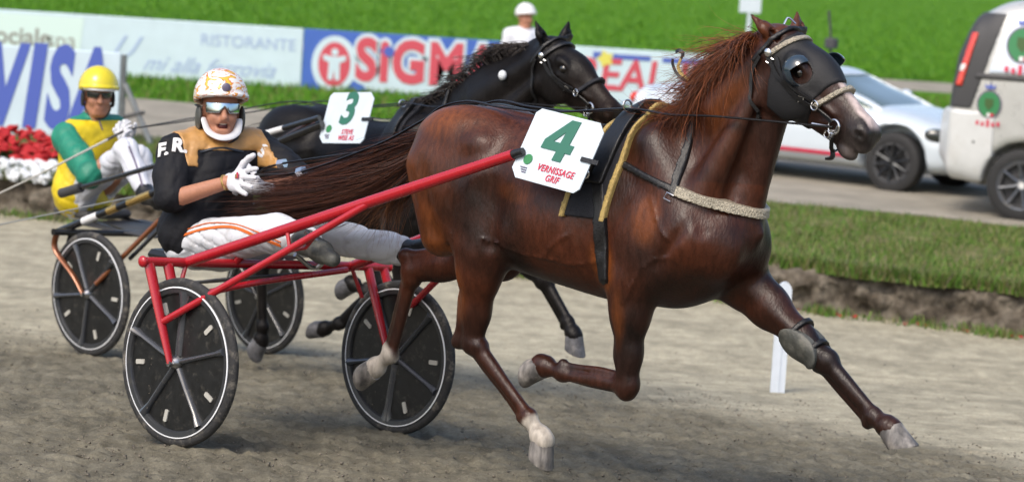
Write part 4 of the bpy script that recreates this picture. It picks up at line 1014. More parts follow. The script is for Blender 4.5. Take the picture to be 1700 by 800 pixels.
# ------------------------------------------------------------------ number plates
def number_plate(frame, rot, label, c, U, W, wd, ht, digit, lines, size):
    T = Thing('number_plate', label, 'number plate', frame, rot, c, 'race number plates')
    U, W = nrm(U), nrm(A3(W)-nrm(U)*(A3(W)@nrm(U)))
    b = .035
    poly = [(-wd/2+b, -ht/2), (wd/2-b*.6, -ht/2), (wd/2, -ht/2+b*.6), (wd/2, ht/2-b), (wd/2-b, ht/2), (-wd/2+b*.6, ht/2), (-wd/2, ht/2-b*.6), (-wd/2, -ht/2+b)]
    put_ = lambda vf: on_face(vf, c, U, W)
    T.add('board', put_(xz(poly, .005)), 'plate', smooth=False)
    if digit == '4':
        s = size; P = [(.02,-.50),(.30,-.50),(.30,-.28),(.44,-.28),(.44,-.06),(.30,-.06),(.30,.50),(.02,.50),(-.46,-.06),(-.46,-.28),(.02,-.28)]
        Q_ = [(.02,-.06),(-.19,-.06),(.02,.20)]
        # one outline with the counter cut in
        out = [(.02,-.50),(.30,-.50),(.30,-.28),(.44,-.28),(.44,-.06),(.30,-.06),(.30,.50),(.03,.50),(-.48,-.08),(-.48,-.28),(.02,-.28)]
        sh = lambda p: ((p[0]+p[1]*.12)*s*.92, p[1]*s+ht*.145)
        quads = [[(.02,-.50),(.30,-.50),(.30,-.28),(.02,-.28)], [(-.48,-.28),(.46,-.28),(.46,-.07),(-.48,-.07)], [(.02,-.07),(.30,-.07),(.30,.50),(.02,.50)], [(-.48,-.07),(-.20,-.07),(.02,.19),(.02,.50)]]
        vf = join(*[xz([sh(p) for p in q], .003) for q in quads])
    else:
        v, f = text_mesh(digit, size*1.42, bold=size*.045, shear=.12, xs=.95, thick=.003); v = v+A3((0, 0, ht*.15)); vf = (v, f)
    vf = (vf[0]+A3((.0, -.005, 0)), vf[1]); T.add('digit', put_(vf), 'green_ink', smooth=False)
    for k, s_ in enumerate(lines):
        v, f = text_mesh(s_, .038, bold=.0006, shear=.1, xs=.80, thick=.002, space=1.1); T.add('name_line', put_((v+A3((.035, -.005, -ht*.285-.034*k)), f)), 'red_ink', smooth=False)
    e = T.add('emblem', put_((xz(circ(.021, 20), .002)[0]+A3((-wd*.33, -.005, -ht*.22)), xz(circ(.021, 20), .002)[1])), 'emblem_green', smooth=False)
    for k in range(3): T.add('emblem_mark', put_(box((-wd*.33+.004*k-.004, -.005, -ht*.34-.009*k), (.034-.006*k, .002, .004))), 'ink_dark', e, smooth=False)
    T.add('plate_strap', put_(box((wd/2-.005, -.007, -.01), (.085, .006, .018))), 'leather', smooth=False)
    return T
number_plate(F1, R1, 'white number plate with green 4 and red lettering on the chestnut horse', A3((1.718, -0.335, 1.414)), A3((1.884, -0.27, 1.522))-A3((1.586, -0.27, 1.551)), A3((1.586, -0.27, 1.551))-A3((1.532, -0.385, 1.303)), .350, .290, '4', ['VERNISSAGE', 'GRIF'], .172)
number_plate(F2, R2, 'white number plate with green 3 and red lettering on the black horse', A3((1.698, -0.335, 1.516)), A3((1.859, -0.28, 1.671))-A3((1.487, -0.28, 1.635)), A3((1.487, -0.28, 1.635))-A3((1.53, -0.385, 1.352)), .345, .285, '3', ['STEVE', 'WISE AS'], .17)

# ------------------------------------------------------------------ bridles
def dome(c, r, hd, sd, cut=.15):
    """a half-open blinker cup: shell of a sphere open towards the nose"""
    V, Fc = [], []; n, m_ = 18, 9
    for layer in (1.0, .93):
        for i in range(m_+1):
            th = math.pi/2*i/m_
            for k in range(n+1):
                a = math.radians(75)+math.radians(250)*k/n
                V.append(A3(c)+layer*r*(hd.a*math.sin(th)*math.cos(a)+hd.b*math.sin(th)*math.sin(a)+hd.y*sd*math.cos(th)*.85))
    q = (m_+1)*(n+1)
    for L_ in (0, 1):
        for i in range(m_):
            for k in range(n):
                a = L_*q+i*(n+1)+k; Fc.append((a, a+1, a+n+2, a+n+1))
    for k in range(n): a = m_*(n+1)+k; Fc.append((a, a+1, q+a+1, q+a))
    for i in range(m_):
        for k in (0, n): a = i*(n+1)+k; Fc.append((a, a+n+1, q+a+n+1, q+a))
    return np.array(V), Fc
def bridle(frame, rot, Fd, hd, label, hood, cups, mtb, mtn):
    T = Thing('bridle', label, 'bridle', frame, rot, hd(.25, 0, -.05))
    c = [hd(s, y, t) for s in (-.08, .62) for y in (-.16, .16) for t in (-.33, .12)]; lo, hi = np.min(c, 0), np.max(c, 0)
    L3 = lambda X, Y, Z: hd.loc(X, Y, Z)
    if hood:
        def reg(X, Y, Z):
            s, y, t = L3(X, Y, Z)
            d = np.maximum.reduce([.065-s+.62*np.maximum(-t-.04, 0), s-.345-.45*np.minimum(t+.02, 0)*0+.25*np.abs(y), -(t+.225)])
            for sg in (-1, 1):
                e = np.sqrt(((s-.222)/.046)**2+((t+.022)/.042)**2+((y-sg*.10)/.07)**2)-1
                d = np.maximum(d, -e*.04)
            return d
        T.add('hood', Fd.cover(lo, hi, .006, reg, .0055), 'mask')
    T.add('browband', Fd.cover(lo, hi, .014, lambda X, Y, Z: (lambda s, y, t: np.maximum(np.abs(s-.085-.28*(t))-.011, -.075-t))(*L3(X, Y, Z)), .0045), mtb)
    T.add('noseband', Fd.cover(lo, hi, .014, lambda X, Y, Z: (lambda s, y, t: np.maximum(np.abs(s-.365-.30*(t+.02))-.010, -.085-t))(*L3(X, Y, Z)), .0045), mtn)
    T.add('crownpiece', Fd.cover(lo, hi, .010, lambda X, Y, Z: (lambda s, y, t: np.maximum(np.abs(s-.035-.05*t)-.009, -.13-t))(*L3(X, Y, Z)), .005), 'leather')
    for sg in (-1, 1):
        ck = strap_on(T, 'cheek_strap', Fd, [hd(.055, sg*.12, -.06), hd(.16, sg*.13, -.10), hd(.30, sg*.12, -.105), hd(.435, sg*.10, -.105)], .018, .010, 'leather')
        buckle(T, Fd, hd(.30, sg*.13, -.105), .012, ck); buckle(T, Fd, hd(.09, sg*.13, -.075), .013, ck)
        strap_on(T, 'throat_strap', Fd, [hd(.045, sg*.12, -.09), hd(.06, sg*.12, -.16), hd(.11, sg*.11, -.23), hd(.13, 0, -.31)], .014, .009, 'leather')
        strap_on(T, 'blinker_strap', Fd, [hd(.10, sg*.12, -.045), hd(.17, sg*.13, -.085), hd(.24, sg*.12, -.085), hd(.33, sg*.11, -.075)], .012, .011, 'leather')
        bp = Fd.project([hd(.455, sg*.10, -.105)], .014)[0][0]
        T.add('bit_ring', ring(bp, .026, .0042, (.15, 1, 0), 24), 'chrome')
        T.add('bit_shank', tube([bp+hd.a*.012+hd.b*.02, bp+hd.a*.016-hd.b*.045], .0045, 8), 'steel')
        T.add('curb_ring', ring(bp-hd.b*.040-hd.a*.006, .013, .003, (.15, 1, 0)), 'chrome')
        np_ = Fd.project([hd(.35, sg*.10, -.088)], .012)[0][0]; T.add('noseband_ring', ring(np_, .017, .0034, (.2, 1, 0)), 'chrome')
        b2 = Fd.project([hd(.065, sg*.12, -.055)], .016)[0][0]; T.add('rosette', ball(b2, (.017, .008, .017), 14, 8), 'chrome')
        if cups: T.add('blinker_cup', dome(hd(.205, .090*sg if sg < 0 else .120, -.028 if sg < 0 else -.005), .060 if sg < 0 else .052, hd, sg), 'black_gloss' if False else 'goggle')
    T.add('bit_bar', tube([hd(.46, -.075, -.108), hd(.45, 0, -.112), hd(.46, .075, -.108)], .006, 8), 'steel')
    T.add('chin_strap', tube(spline([hd(.47, -.06, -.13), hd(.48, -.02, -.185), hd(.48, .02, -.185), hd(.47, .06, -.13)], 12), .008, 8, .5), 'leather')
    return T
BR1 = bridle(F1, R1, FH1, hd1, 'black hood and bridle with eye cups and silver bands on the chestnut head', True, True, 'silver_pad', 'silver_pad')
BR1.add('head_check', tube(spline([hd1(.0, -.015, .03), hd1(-.01, 0, .055), hd1(.02, .02, .05)], 8), .004, 6), 'chrome')
BR1.add('tongue_tie', tube(spline([hd1(.47, 0, -.19), hd1(.49, .0, -.215), hd1(.475, -.01, -.235)], 8), [.012, .016, .008], 8, .6), 'leather')
BR2 = bridle(F2, R2, FH2, hd2, 'black bridle with silver buckles on the black horse head', False, False, 'leather', 'navy_cloth')
BR2.add('ear_plug_tuft', ball(FH2.project([(2.62, -.2, 1.83)], .02)[0][0], (.024, .02, .026), 12, 8), 'petal_white')

# mane ties on the chestnut horse, knee boot on its leading leg
T = Thing('mane_ribbon', 'curled black and gold ribbon flying above the chestnut mane', 'ribbon', F1, R1, (2.144, -0.08, 1.71))
T.add('gold_tail', ribbon(spline([(2.144, -0.08, 1.71), (2.102, -0.08, 1.727), (2.071, -0.08, 1.759), (2.082, -0.08, 1.796)], 14), [(0, -.8, .5)]*14, .014, .003), 'gold_trim')
T.add('black_tail', ribbon(spline([(2.086, -0.085, 1.796), (2.093, -0.085, 1.813), (2.074, -0.085, 1.825), (2.058, -0.085, 1.817)], 12), [(0, -.8, .5)]*12, .015, .003), 'leather')
T.add('black_loop', ribbon(spline([(2.117, -0.09, 1.713), (2.075, -0.09, 1.736), (2.052, -0.09, 1.769), (2.05, -0.09, 1.791)], 12), [(0, -.8, .5)]*12, .012, .003), 'leather')
kc = A3((2.60, .15, .765)); kd = nrm(A3((2.682, .15, .712))-A3((2.30, .145, .955)))
T = Thing('knee_boot', 'grey leather knee boot strapped above the knee of the stretched foreleg', 'knee boot', F1, R1, kc)
def kreg(X, Y, Z):
    dx, dy, dz = X-kc[0], Y-kc[1], Z-kc[2]; s = dx*kd[0]+dz*kd[2]; t = dx*kd[2]-dz*kd[0]
    return np.maximum(np.sqrt((s/.095)**2+((t+.015)/.075)**2)-1, 0)*.05+np.where(np.sqrt((s/.095)**2+((t+.015)/.075)**2) < 1, -.01, 0)
T.add('shell', FH1.cover(kc-.16, kc+.16, .016, lambda X, Y, Z: (np.sqrt((((X-kc[0])*kd[0]+(Z-kc[2])*kd[2])/.095)**2+((((X-kc[0])*-kd[2]+(Z-kc[2])*kd[0])+.02)/.062)**2)-1)*.05, .005), 'boot_grey')
for q in (-.055, .045):
    T.add('strap', FH1.cover(kc-.16, kc+.16, .012, slab(kc+kd*q, kd, .010), .005), 'leather')
# reins
def hand_pt(p): return A3(p)
T = Thing('reins', 'long black reins running from the chestnut horse bit back to its driver', 'reins', F1, R1, (-0.03563, -0.05, 1.152))
for sg in (-1, 1):
    bt = FH1.project([hd1(.455, sg*.10, -.105)], .018)[0][0]
    pts = [bt, A3((2.35, sg*.16, 1.60)), A3((2.1, sg*.15, 1.585)), A3((1.86, sg*.10, 1.585)), A3((1.45, sg*.09, 1.535)), A3((1.05, sg*.10, 1.525)), A3((.84, sg*.11, 1.46)), A3((.55, sg*.10, 1.32))]
    end = A3((0.09089, -0.1, 1.153)) if sg < 0 else A3((-0.1548, 0.02, 1.159)); pts += [end, A3((-0.2309, -0.06, 1.105))]
    P = np.array(spline(pts, 70))
    d = FH1.sample(P); near = d < .012; P2, N_ = FH1.project(P, .012); P = np.where((near & (P[:, 0] > .78))[:, None], P2, P)
    T.add('rein', tube(P, [.0095, .0095, .0095, .010, .011, .011], 8, .45), 'leather')
    e = end; dr = nrm(A3((.55, sg*.1, 1.32))-e); u = nrm(np.cross(dr, (0, 0, 1))); w_ = np.cross(dr, u)
    T.add('rein_buckle', join(tube([e-dr*.018, e+dr*.018], [.021, .021], 6)), 'chrome', smooth=False)
    T.add('rein_clip', tube([bt+A3((-.09, 0, .004)), bt+A3((-.02, 0, 0))], .0095, 8, .6), 'chrome')
T = Thing('reins', 'black reins running from the black horse bit over its back', 'reins', F2, R2, (-0.5215, -0.03, 1.237))
for sg in (-1, 1):
    bt = FH2.project([hd2(.455, sg*.10, -.105)], .018)[0][0]
    P = np.array(spline([bt, A3((2.6, sg*.18, 1.68)), A3((2.2, sg*.17, 1.62)), A3((1.9, sg*.11, 1.61)), A3((1.4, sg*.10, 1.545)), A3((1.0, sg*.10, 1.54)), A3((.4, sg*.09, 1.42)), A3((-0.5215, -0.03, 1.237))], 60))
    P2, N_ = FH2.project(P, .012); k = (FH2.sample(P) < .012) & (P[:, 0] > .78); P = np.where(k[:, None], P2, P)
    T.add('rein', tube(P, .008, 8, .45), 'leather')

# ================================================================== sulkies
def wheel(T, c, tilt, r=.355, style=0):
    """tyre, rim, lined disc with five raised spokes and slots; axis along y, leaning by tilt about x"""
    ca, sa = math.cos(tilt), math.sin(tilt)
    def W(vf):
        v = np.asarray(vf[0], float); return np.stack([v[:, 0]+c[0], v[:, 1]*ca-v[:, 2]*sa+c[1], v[:, 1]*sa+v[:, 2]*ca+c[2]], 1), vf[1]
    q = r/.355
    tyre = [(.355*q, .0), (.352*q, .010), (.342*q, .0175), (.327*q, .019), (.316*q, .014), (.314*q, 0), (.316*q, -.014), (.327*q, -.019), (.342*q, -.0175), (.352*q, -.010)]
    root = T.add('wheel', W(lathe([(.30*q, .006), (.30*q, -.006), (.05, -.011), (.028, -.011), (.028, .011), (.05, .011)], 64)), 'disc')
    tr = T.add('tyre', W(lathe(tyre, 72)), 'tyre', root)
    T.add('rim', W(lathe([(.319*q, .016), (.312*q, .021), (.292*q, .019), (.286*q, .010), (.286*q, -.010), (.292*q, -.019), (.312*q, -.021), (.319*q, -.016)], 72)), 'rim', root)
    for sy in (-1, 1):
        T.add('rim_line', W(lathe([(.3175*q, sy*.0185), (.3175*q, sy*.0215), (.3125*q, sy*.0225), (.3125*q, sy*.0195)], 72)), 'rim_line', root)
    a0 = .30+style
    for k in range(5):
        a = a0+2*math.pi*k/5; d = A3((math.cos(a), 0, math.sin(a)))
        s_ = [tube([d*.03+A3((0, sy*.007, 0)), d*.12+A3((0, sy*.010, 0)), d*.24*q+A3((0, sy*.008, 0)), d*.297*q+A3((0, sy*.006, 0))], [.022, .019, .019, .034], 10, .62) for sy in (-1, 1)]
        T.add('spoke', W(join(*s_)), 'disc_spoke', root)
        b = a+.46; e = A3((math.cos(b), 0, math.sin(b))); s2 = A3((-e[2], 0, e[0]))
        poly = [e*(.235*q+x*.026)+s2*(y*.010) for x, y in ((-1, -.6), (-.85, -1), (.85, -1), (1, -.6), (1, .6), (.85, 1), (-.85, 1), (-1, .6))]
        V = np.array([p+A3((0, -.0135, 0)) for p in poly]+[p+A3((0, .0135, 0)) for p in poly]); n = 8
        T.add('slot', W((V, [tuple(range(n)), tuple(range(n, 2*n))[::-1]]+[(i, (i+1) % n, n+(i+1) % n, n+i) for i in range(n)])), 'slot', root, smooth=False)
    T.add('hub', W(lathe([(0, -.045), (.016, -.045), (.022, -.036), (.030, -.022), (.030, .022), (.022, .036), (.016, .045), (0, .045)], 20)), 'steel', root)
    return root
TILT1 = math.radians(-3.0)
T = Thing('sulky', 'red racing sulky with dark disc wheels behind the chestnut horse', 'sulky', F1, R1, (-.1, 0, 0), 'sulkies in the race')
WN, WF = (0, -.66, .355), (.0, .665, .272)
wheel(T, WN, TILT1, style=.0); wheel(T, WF, TILT1, r=.352, style=.55)
an, af = A3((-0.1645, -0.745, 0.7646)), A3((-0.1659, 0.745, 0.6628))
def along(y): return an+(af-an)*((y+.745)/1.49)
T.add('arch_bar', tube([an, along(0), af], .020, 14), 'red_paint')
for y in (-.745, .745): T.add('arch_cap', ball(along(y), (.025, .016, .025), 14, 8), 'red_paint')
hubN, hubF = A3(WN), A3(WF)
for hb, sg in ((hubN, -1), (hubF, 1)):
    for o_ in (.052, -.052):
        y = sg*.66+sg*o_; top = along(y); T.add('fork_leg', tube([top, top+(A3((hb[0], y, hb[2]))-top)*.55, A3((hb[0], y, hb[2]))], [.026, .023, .016], 12, .7), 'red_paint')
        T.add('axle_nut', tube([A3((hb[0], y-.012, hb[2])), A3((hb[0], y+.012, hb[2]))], .013, 6), 'steel', smooth=False)
sh_tip_n = A3((1.529, -0.375, 1.38)); sh_bk_n = along(-.50)
sh_tip_f = sh_tip_n*A3((1, -1, 1))+A3((0, 0, -.03)); sh_bk_f = along(.50)
for tip, bk, sg in ((sh_tip_n, sh_bk_n, -1), (sh_tip_f, sh_bk_f, 1)):
    T.add('shaft', tube([bk+(tip-bk)*t for t in np.linspace(-.012, 1, 14)], [.0225, .024, .024, .021], 14), 'red_paint')
    T.add('shaft_end', tube([tip-nrm(tip-bk)*.01, tip+nrm(tip-bk)*.05], [.019, .015], 12), 'leather')
    y = sg*.712; top = along(y); hb = hubN if sg < 0 else hubF; fm = top+(A3((hb[0], y, hb[2]))-top)*.60
    T.add('brace', tube([fm, bk+(tip-bk)*.60], .0155, 12), 'red_paint')
    T.add('gusset', tube([along(sg*.50), along(sg*.56)+A3((.02, 0, -.14))], .010, 8), 'red_paint')
T.add('cross_tube', tube(spline([along(-.62)+A3((.05, 0, -.16)), along(-.2)+A3((.09, 0, -.075)), along(.42)+A3((.05, 0, -.012))], 12), .0145, 10), 'red_paint')
T.add('seat_stay', tube([along(-.12), A3((-.58, -.12, .685))], .016, 10), 'red_paint'); T.add('seat_stay', tube([along(.16), A3((-.58, .12, .675))], .016, 10), 'red_paint')
T.add('seat_stay', tube([along(-.22)+A3((0, 0, 0)), along(-.22)+A3((.12, 0, .13))], .017, 10), 'red_paint')
T.add('seat', box((-.62, 0, .69), (.34, .38, .05), bev=.02), 'leather', smooth=False)
T.add('splash_sheet', box((-.30, -.02, .635), (.42, .62, .012), R=np.array([[.97, 0, -.2], [0, 1, 0], [.2, 0, .97]]), bev=.004), 'plastic_dark', smooth=False)
st = A3((0.5099, -0.47, 0.9102))
T.add('stirrup_bracket', tube([st+A3((-.10, .0, .03)), st+A3((-.06, -.02, -.035)), st+A3((.03, -.02, -.01)), st+A3((.07, 0, .05))], .009, 8), 'red_paint')
T.add('stirrup', tube(spline([st+A3((-.02, .02, .05)), st+A3((.03, .10, -.03)), st+A3((-.03, .10, -.11)), st+A3((-.05, .0, -.05))], 12, ), .010, 8), 'steel')
T.add('stirrup_bolt', tube([st+A3((.03, -.035, .02)), st+A3((.03, -.005, .02))], .014, 6), 'steel', smooth=False)

T = Thing('sulky', 'black racing sulky with gold bands and copper forks behind the black horse', 'sulky', F2, R2, (-.1, 0, 0), 'sulkies in the race')
WN2, WF2 = (0, -.66, .355), (.0, .66, .265)
wheel(T, WN2, TILT1*0, style=.5); wheel(T, WF2, TILT1*0, r=.352, style=.15)
an2, af2 = A3((-0.2664, -0.74, 0.6798)), A3((-.24, .74, .60))
def along2(y): return an2+(af2-an2)*((y+.74)/1.48)
T.add('arch_bar', tube([an2, along2(0), af2], .020, 12), 'black_gloss')
for hb, sg in ((A3(WN2), -1), (A3(WF2), 1)):
    for o_ in (.052, -.052):
        y = sg*.66+sg*o_; top = along2(y)
        T.add('fork_leg', tube(spline([top, top+A3((-.01, 0, -.10)), top+(A3((hb[0], y, hb[2]))-top)*.7+A3((-.02, 0, 0)), A3((hb[0], y, hb[2]))], 14), [.022, .02, .014], 10, .6), 'copper' if o_ > 0 else 'black_gloss')
        T.add('axle_nut', tube([A3((hb[0], y-.012, hb[2])), A3((hb[0], y+.012, hb[2]))], .013, 6), 'steel', smooth=False)
t2 = A3((1.552, -0.375, 1.47)); b2 = A3((-0.3947, -0.6, 0.6621))
sh2 = T.add('shaft', tube([b2+(t2-b2)*t for t in np.linspace(0, 1, 12)], .022, 12), 'black_gloss')
dr = t2-b2
for a, b, mt_ in ((.10, .16, 'white_sticker'), (.20, .24, 'gold_foil'), (.28, .37, 'gold_foil')): T.add('shaft_band', tube([b2+dr*a, b2+dr*b], .0232, 12), mt_, sh2)
T.add('shaft', tube([b2*A3((1, -1, 1)), t2*A3((1, -1, 1))], .022, 12), 'black_gloss')
u0, u1 = A3((-0.5675, -0.42, 0.8698)), A3((1.553, -0.4, 1.503))
gd = T.add('guide_rail', tube([u0+(u1-u0)*t for t in np.linspace(0, 1, 12)], .015, 10), 'black_gloss')
T.add('rail_grip', tube([u0-nrm(u1-u0)*.06, u0+nrm(u1-u0)*.13], .030, 12), 'plastic_dark', gd)
T.add('rail_band', tube([u0+(u1-u0)*.80, u0+(u1-u0)*.87], .0165, 12), 'white_sticker', gd)
T.add('copper_tube', tube([A3((0.9045, -0.36, 1.202)), A3((1.464, -0.36, 1.465))], .020, 10), 'copper')
T.add('brace', tube([A3((-0.004257, -0.7, 0.3653))+A3((.1, 0, .06)), A3((0.4138, -0.52, 0.8236))], .015, 10), 'copper'); T.add('brace', tube([A3((0.2007, -0.55, 0.5754)), A3((0.4477, -0.4, 0.8919))], .013, 10), 'black_gloss')
T.add('seat', box((-.86, 0, .70), (.34, .36, .05), bev=.02), 'plastic_dark', smooth=False)
for sg in (-1, 1): T.add('seat_stay', tube([along2(sg*.2), A3((-.80, sg*.12, .68))], .014, 8), 'black_gloss')
T.add('splash_sheet', box((-.35, 0, .66), (.70, .5, .012), bev=.004), 'plastic_dark', smooth=False)
# ================================================================== people
def basis(fwd, up_=(0, 0, 1)):
    x = nrm(fwd); y = nrm(np.cross(up_, x)); return np.stack([x, y, np.cross(x, y)], 1)      # columns: forward, left, up
def head_into(Fd, c, R, mouth=0):
    q = lambda x, y, z: A3(c)+R@A3((x, y, z))
    Fd.ell(q(-.012, 0, .035), (.098, .077, .098), .02, R); Fd.ell(q(.022, 0, -.045), (.070, .060, .078), .03, R)
    Fd.ell(q(.055, 0, -.100), (.032, .032, .026), .025, R)
    for s in (-1, 1):
        Fd.ell(q(.055, s*.036, -.030), (.034, .028, .030), .02, R); Fd.ell(q(-.005, s*.078, -.012), (.020, .011, .032), .006, R)
        Fd.ell(q(.086, s*.032, .008), (.014, .018, .012), .012, R, sub=True)
        Fd.cone(q(.006, s*.058, -.07), q(.052, s*.026, -.104), .02, .02, .025)
    Fd.cone(q(.090, 0, .010), q(.112, 0, -.030), .010, .016, .012)
    for s in (-1, 1): Fd.ell(q(.100, s*.012, -.034), (.012, .009, .009), .006, R)
    Fd.ell(q(.078, 0, .028), (.022, .05, .014), .015, R)
    if mouth:
        Fd.ell(q(.094, 0, -.068), (.034, .030, .018*mouth), .008, R, sub=True)
        Fd.cone(q(.082, -.026, -.086), q(.082, .026, -.086), .010, .010, .01); Fd.cone(q(.090, -.022, -.050), q(.090, .022, -.050), .008, .008, .01)
    else:
        Fd.cone(q(.086, -.018, -.064), q(.086, .018, -.064), .009, .009, .006); Fd.cone(q(.084, -.016, -.077), q(.084, .016, -.077), .010, .010, .006)
    return q
def helmet_mesh(c, R, sc_=1, brim=.02):
    h = .006; Fd = Field(A3(c)-.2, A3(c)+.2, h); Rt = R.T
    def fn(X, Y, Z):
        p = [X-c[0], Y-c[1], Z-c[2]]; p = [p[0]*R[0, j]+p[1]*R[1, j]+p[2]*R[2, j] for j in range(3)]
        e = lambda a, b, d, z0: (np.sqrt((p[0]/a)**2+(p[1]/b)**2+((p[2]-z0)/d)**2)-1)*b
        sh = e(.138*sc_, .121*sc_, .132*sc_, .035); inner = e(.118*sc_, .103*sc_, .112*sc_, .030)
        cut = -(p[2]-.020-.18*np.maximum(p[0]-.02, 0)+.30*np.maximum(-p[0]-.01, 0)+.0)
        vis = np.maximum(e(.158*sc_, .126*sc_, .136*sc_, .026), np.maximum(np.abs(p[2]-.047-.10*(p[0]-.1))-.009, .03-p[0]))
        return np.minimum(np.maximum(np.maximum(sh, -inner), cut), vis*1.0)
    Fd.op(fn, A3(c)-.19, A3(c)+.19, 0); return Fd.mesh()
def lens_mesh(c, R, z0=.012, z1=.022, wrap=.075):
    h = .004; Fd = Field(A3(c)-.16, A3(c)+.16, h)
    def fn(X, Y, Z):
        p = [X-c[0], Y-c[1], Z-c[2]]; p = [p[0]*R[0, j]+p[1]*R[1, j]+p[2]*R[2, j] for j in range(3)]
        e = (np.sqrt(((p[0]+.005)/.116)**2+(p[1]/.092)**2+((p[2]-.0)/.16)**2)-1)*.09
        sh = np.maximum(e, -(e+.008)); nose = .014-np.abs(p[1])
        z_ = np.maximum(np.abs(p[2]-z0)-z1, -(p[2]-z0+z1-.030*np.clip(1-np.abs(p[1])/.022, 0, 1)))
        return np.maximum(np.maximum(sh, z_), np.maximum(.028-p[0], np.abs(p[1])-wrap))
    Fd.op(fn, A3(c)-.15, A3(c)+.15, 0); return Fd.mesh()
def hand_mesh(wr, d, n, thumb=1, curl=.25, spread=.18, sc_=1.0):
    """glove: palm, four unequal fingers with two knuckle bends, thumb from the side of the palm"""
    d = nrm(d); n = nrm(A3(n)-d*(A3(n)@d)); s = np.cross(d, n)*thumb; wr = A3(wr)
    lo, hi = wr-.24*sc_, wr+.24*sc_; Fd = Field(lo, hi, .0052)
    Fd.cone(wr-d*.03*sc_, wr+d*.02*sc_, .030*sc_, .030*sc_, .01, flat=(n, .75))
    Fd.cone(wr+d*.03*sc_+s*.012*sc_, wr+d*.085*sc_+s*.020*sc_, .030*sc_, .024*sc_, .015, flat=(n, .62)); Fd.cone(wr+d*.03*sc_-s*.012*sc_, wr+d*.08*sc_-s*.020*sc_, .030*sc_, .024*sc_, .015, flat=(n, .62))
    for k, (off, L_) in enumerate(((.036, .074), (.012, .083), (-.012, .077), (-.034, .060))):
        a = spread*(1.5-k)/1.5; b = curl*(1+.25*k); dd = nrm(d*math.cos(a)+s*math.sin(a)); p = wr+(d*.088+s*off)*sc_
        for j, fr in enumerate((.45, .32, .23)):
            dk = nrm(dd*math.cos(b*(j+.4))-n*math.sin(b*(j+.4))); q = p+dk*L_*fr*sc_; Fd.cone(p, q, (.0108-.0008*j)*sc_, (.0102-.0008*j)*sc_, .004); p = q
    p = wr+(d*.030+s*.032)*sc_; dt = nrm(d*.62+s*.78+n*.1)
    for j, L_ in enumerate((.045, .034, .026)):
        q = p+dt*L_*sc_; Fd.cone(p, q, (.0150-.0015*j)*sc_, (.0135-.0015*j)*sc_, .006); p = q; dt = nrm(dt*.93+d*.35-n*.12)
    return Fd.mesh()
def boot_mesh(ank, toe, shin, h=.008):
    ank, toe = A3(ank), A3(toe); d = nrm(toe-ank); sh = nrm(A3(shin)-ank); Fd = Field(np.minimum(ank, toe)-.2, np.maximum(ank, toe)+.2, h)
    heel = ank-sh*.055-d*.025; Fd.cone(ank+sh*.07, ank, .046, .047, .02); Fd.cone(ank, heel, .046, .040, .02)
    Fd.cone(heel, ank+d*.10-sh*.050, .040, .042, .03); Fd.cone(ank+d*.10-sh*.050, ank+d*.185-sh*.055, .042, .032, .02); Fd.cone(ank, ank+d*.10-sh*.045, .045, .038, .03)
    return Fd.mesh()
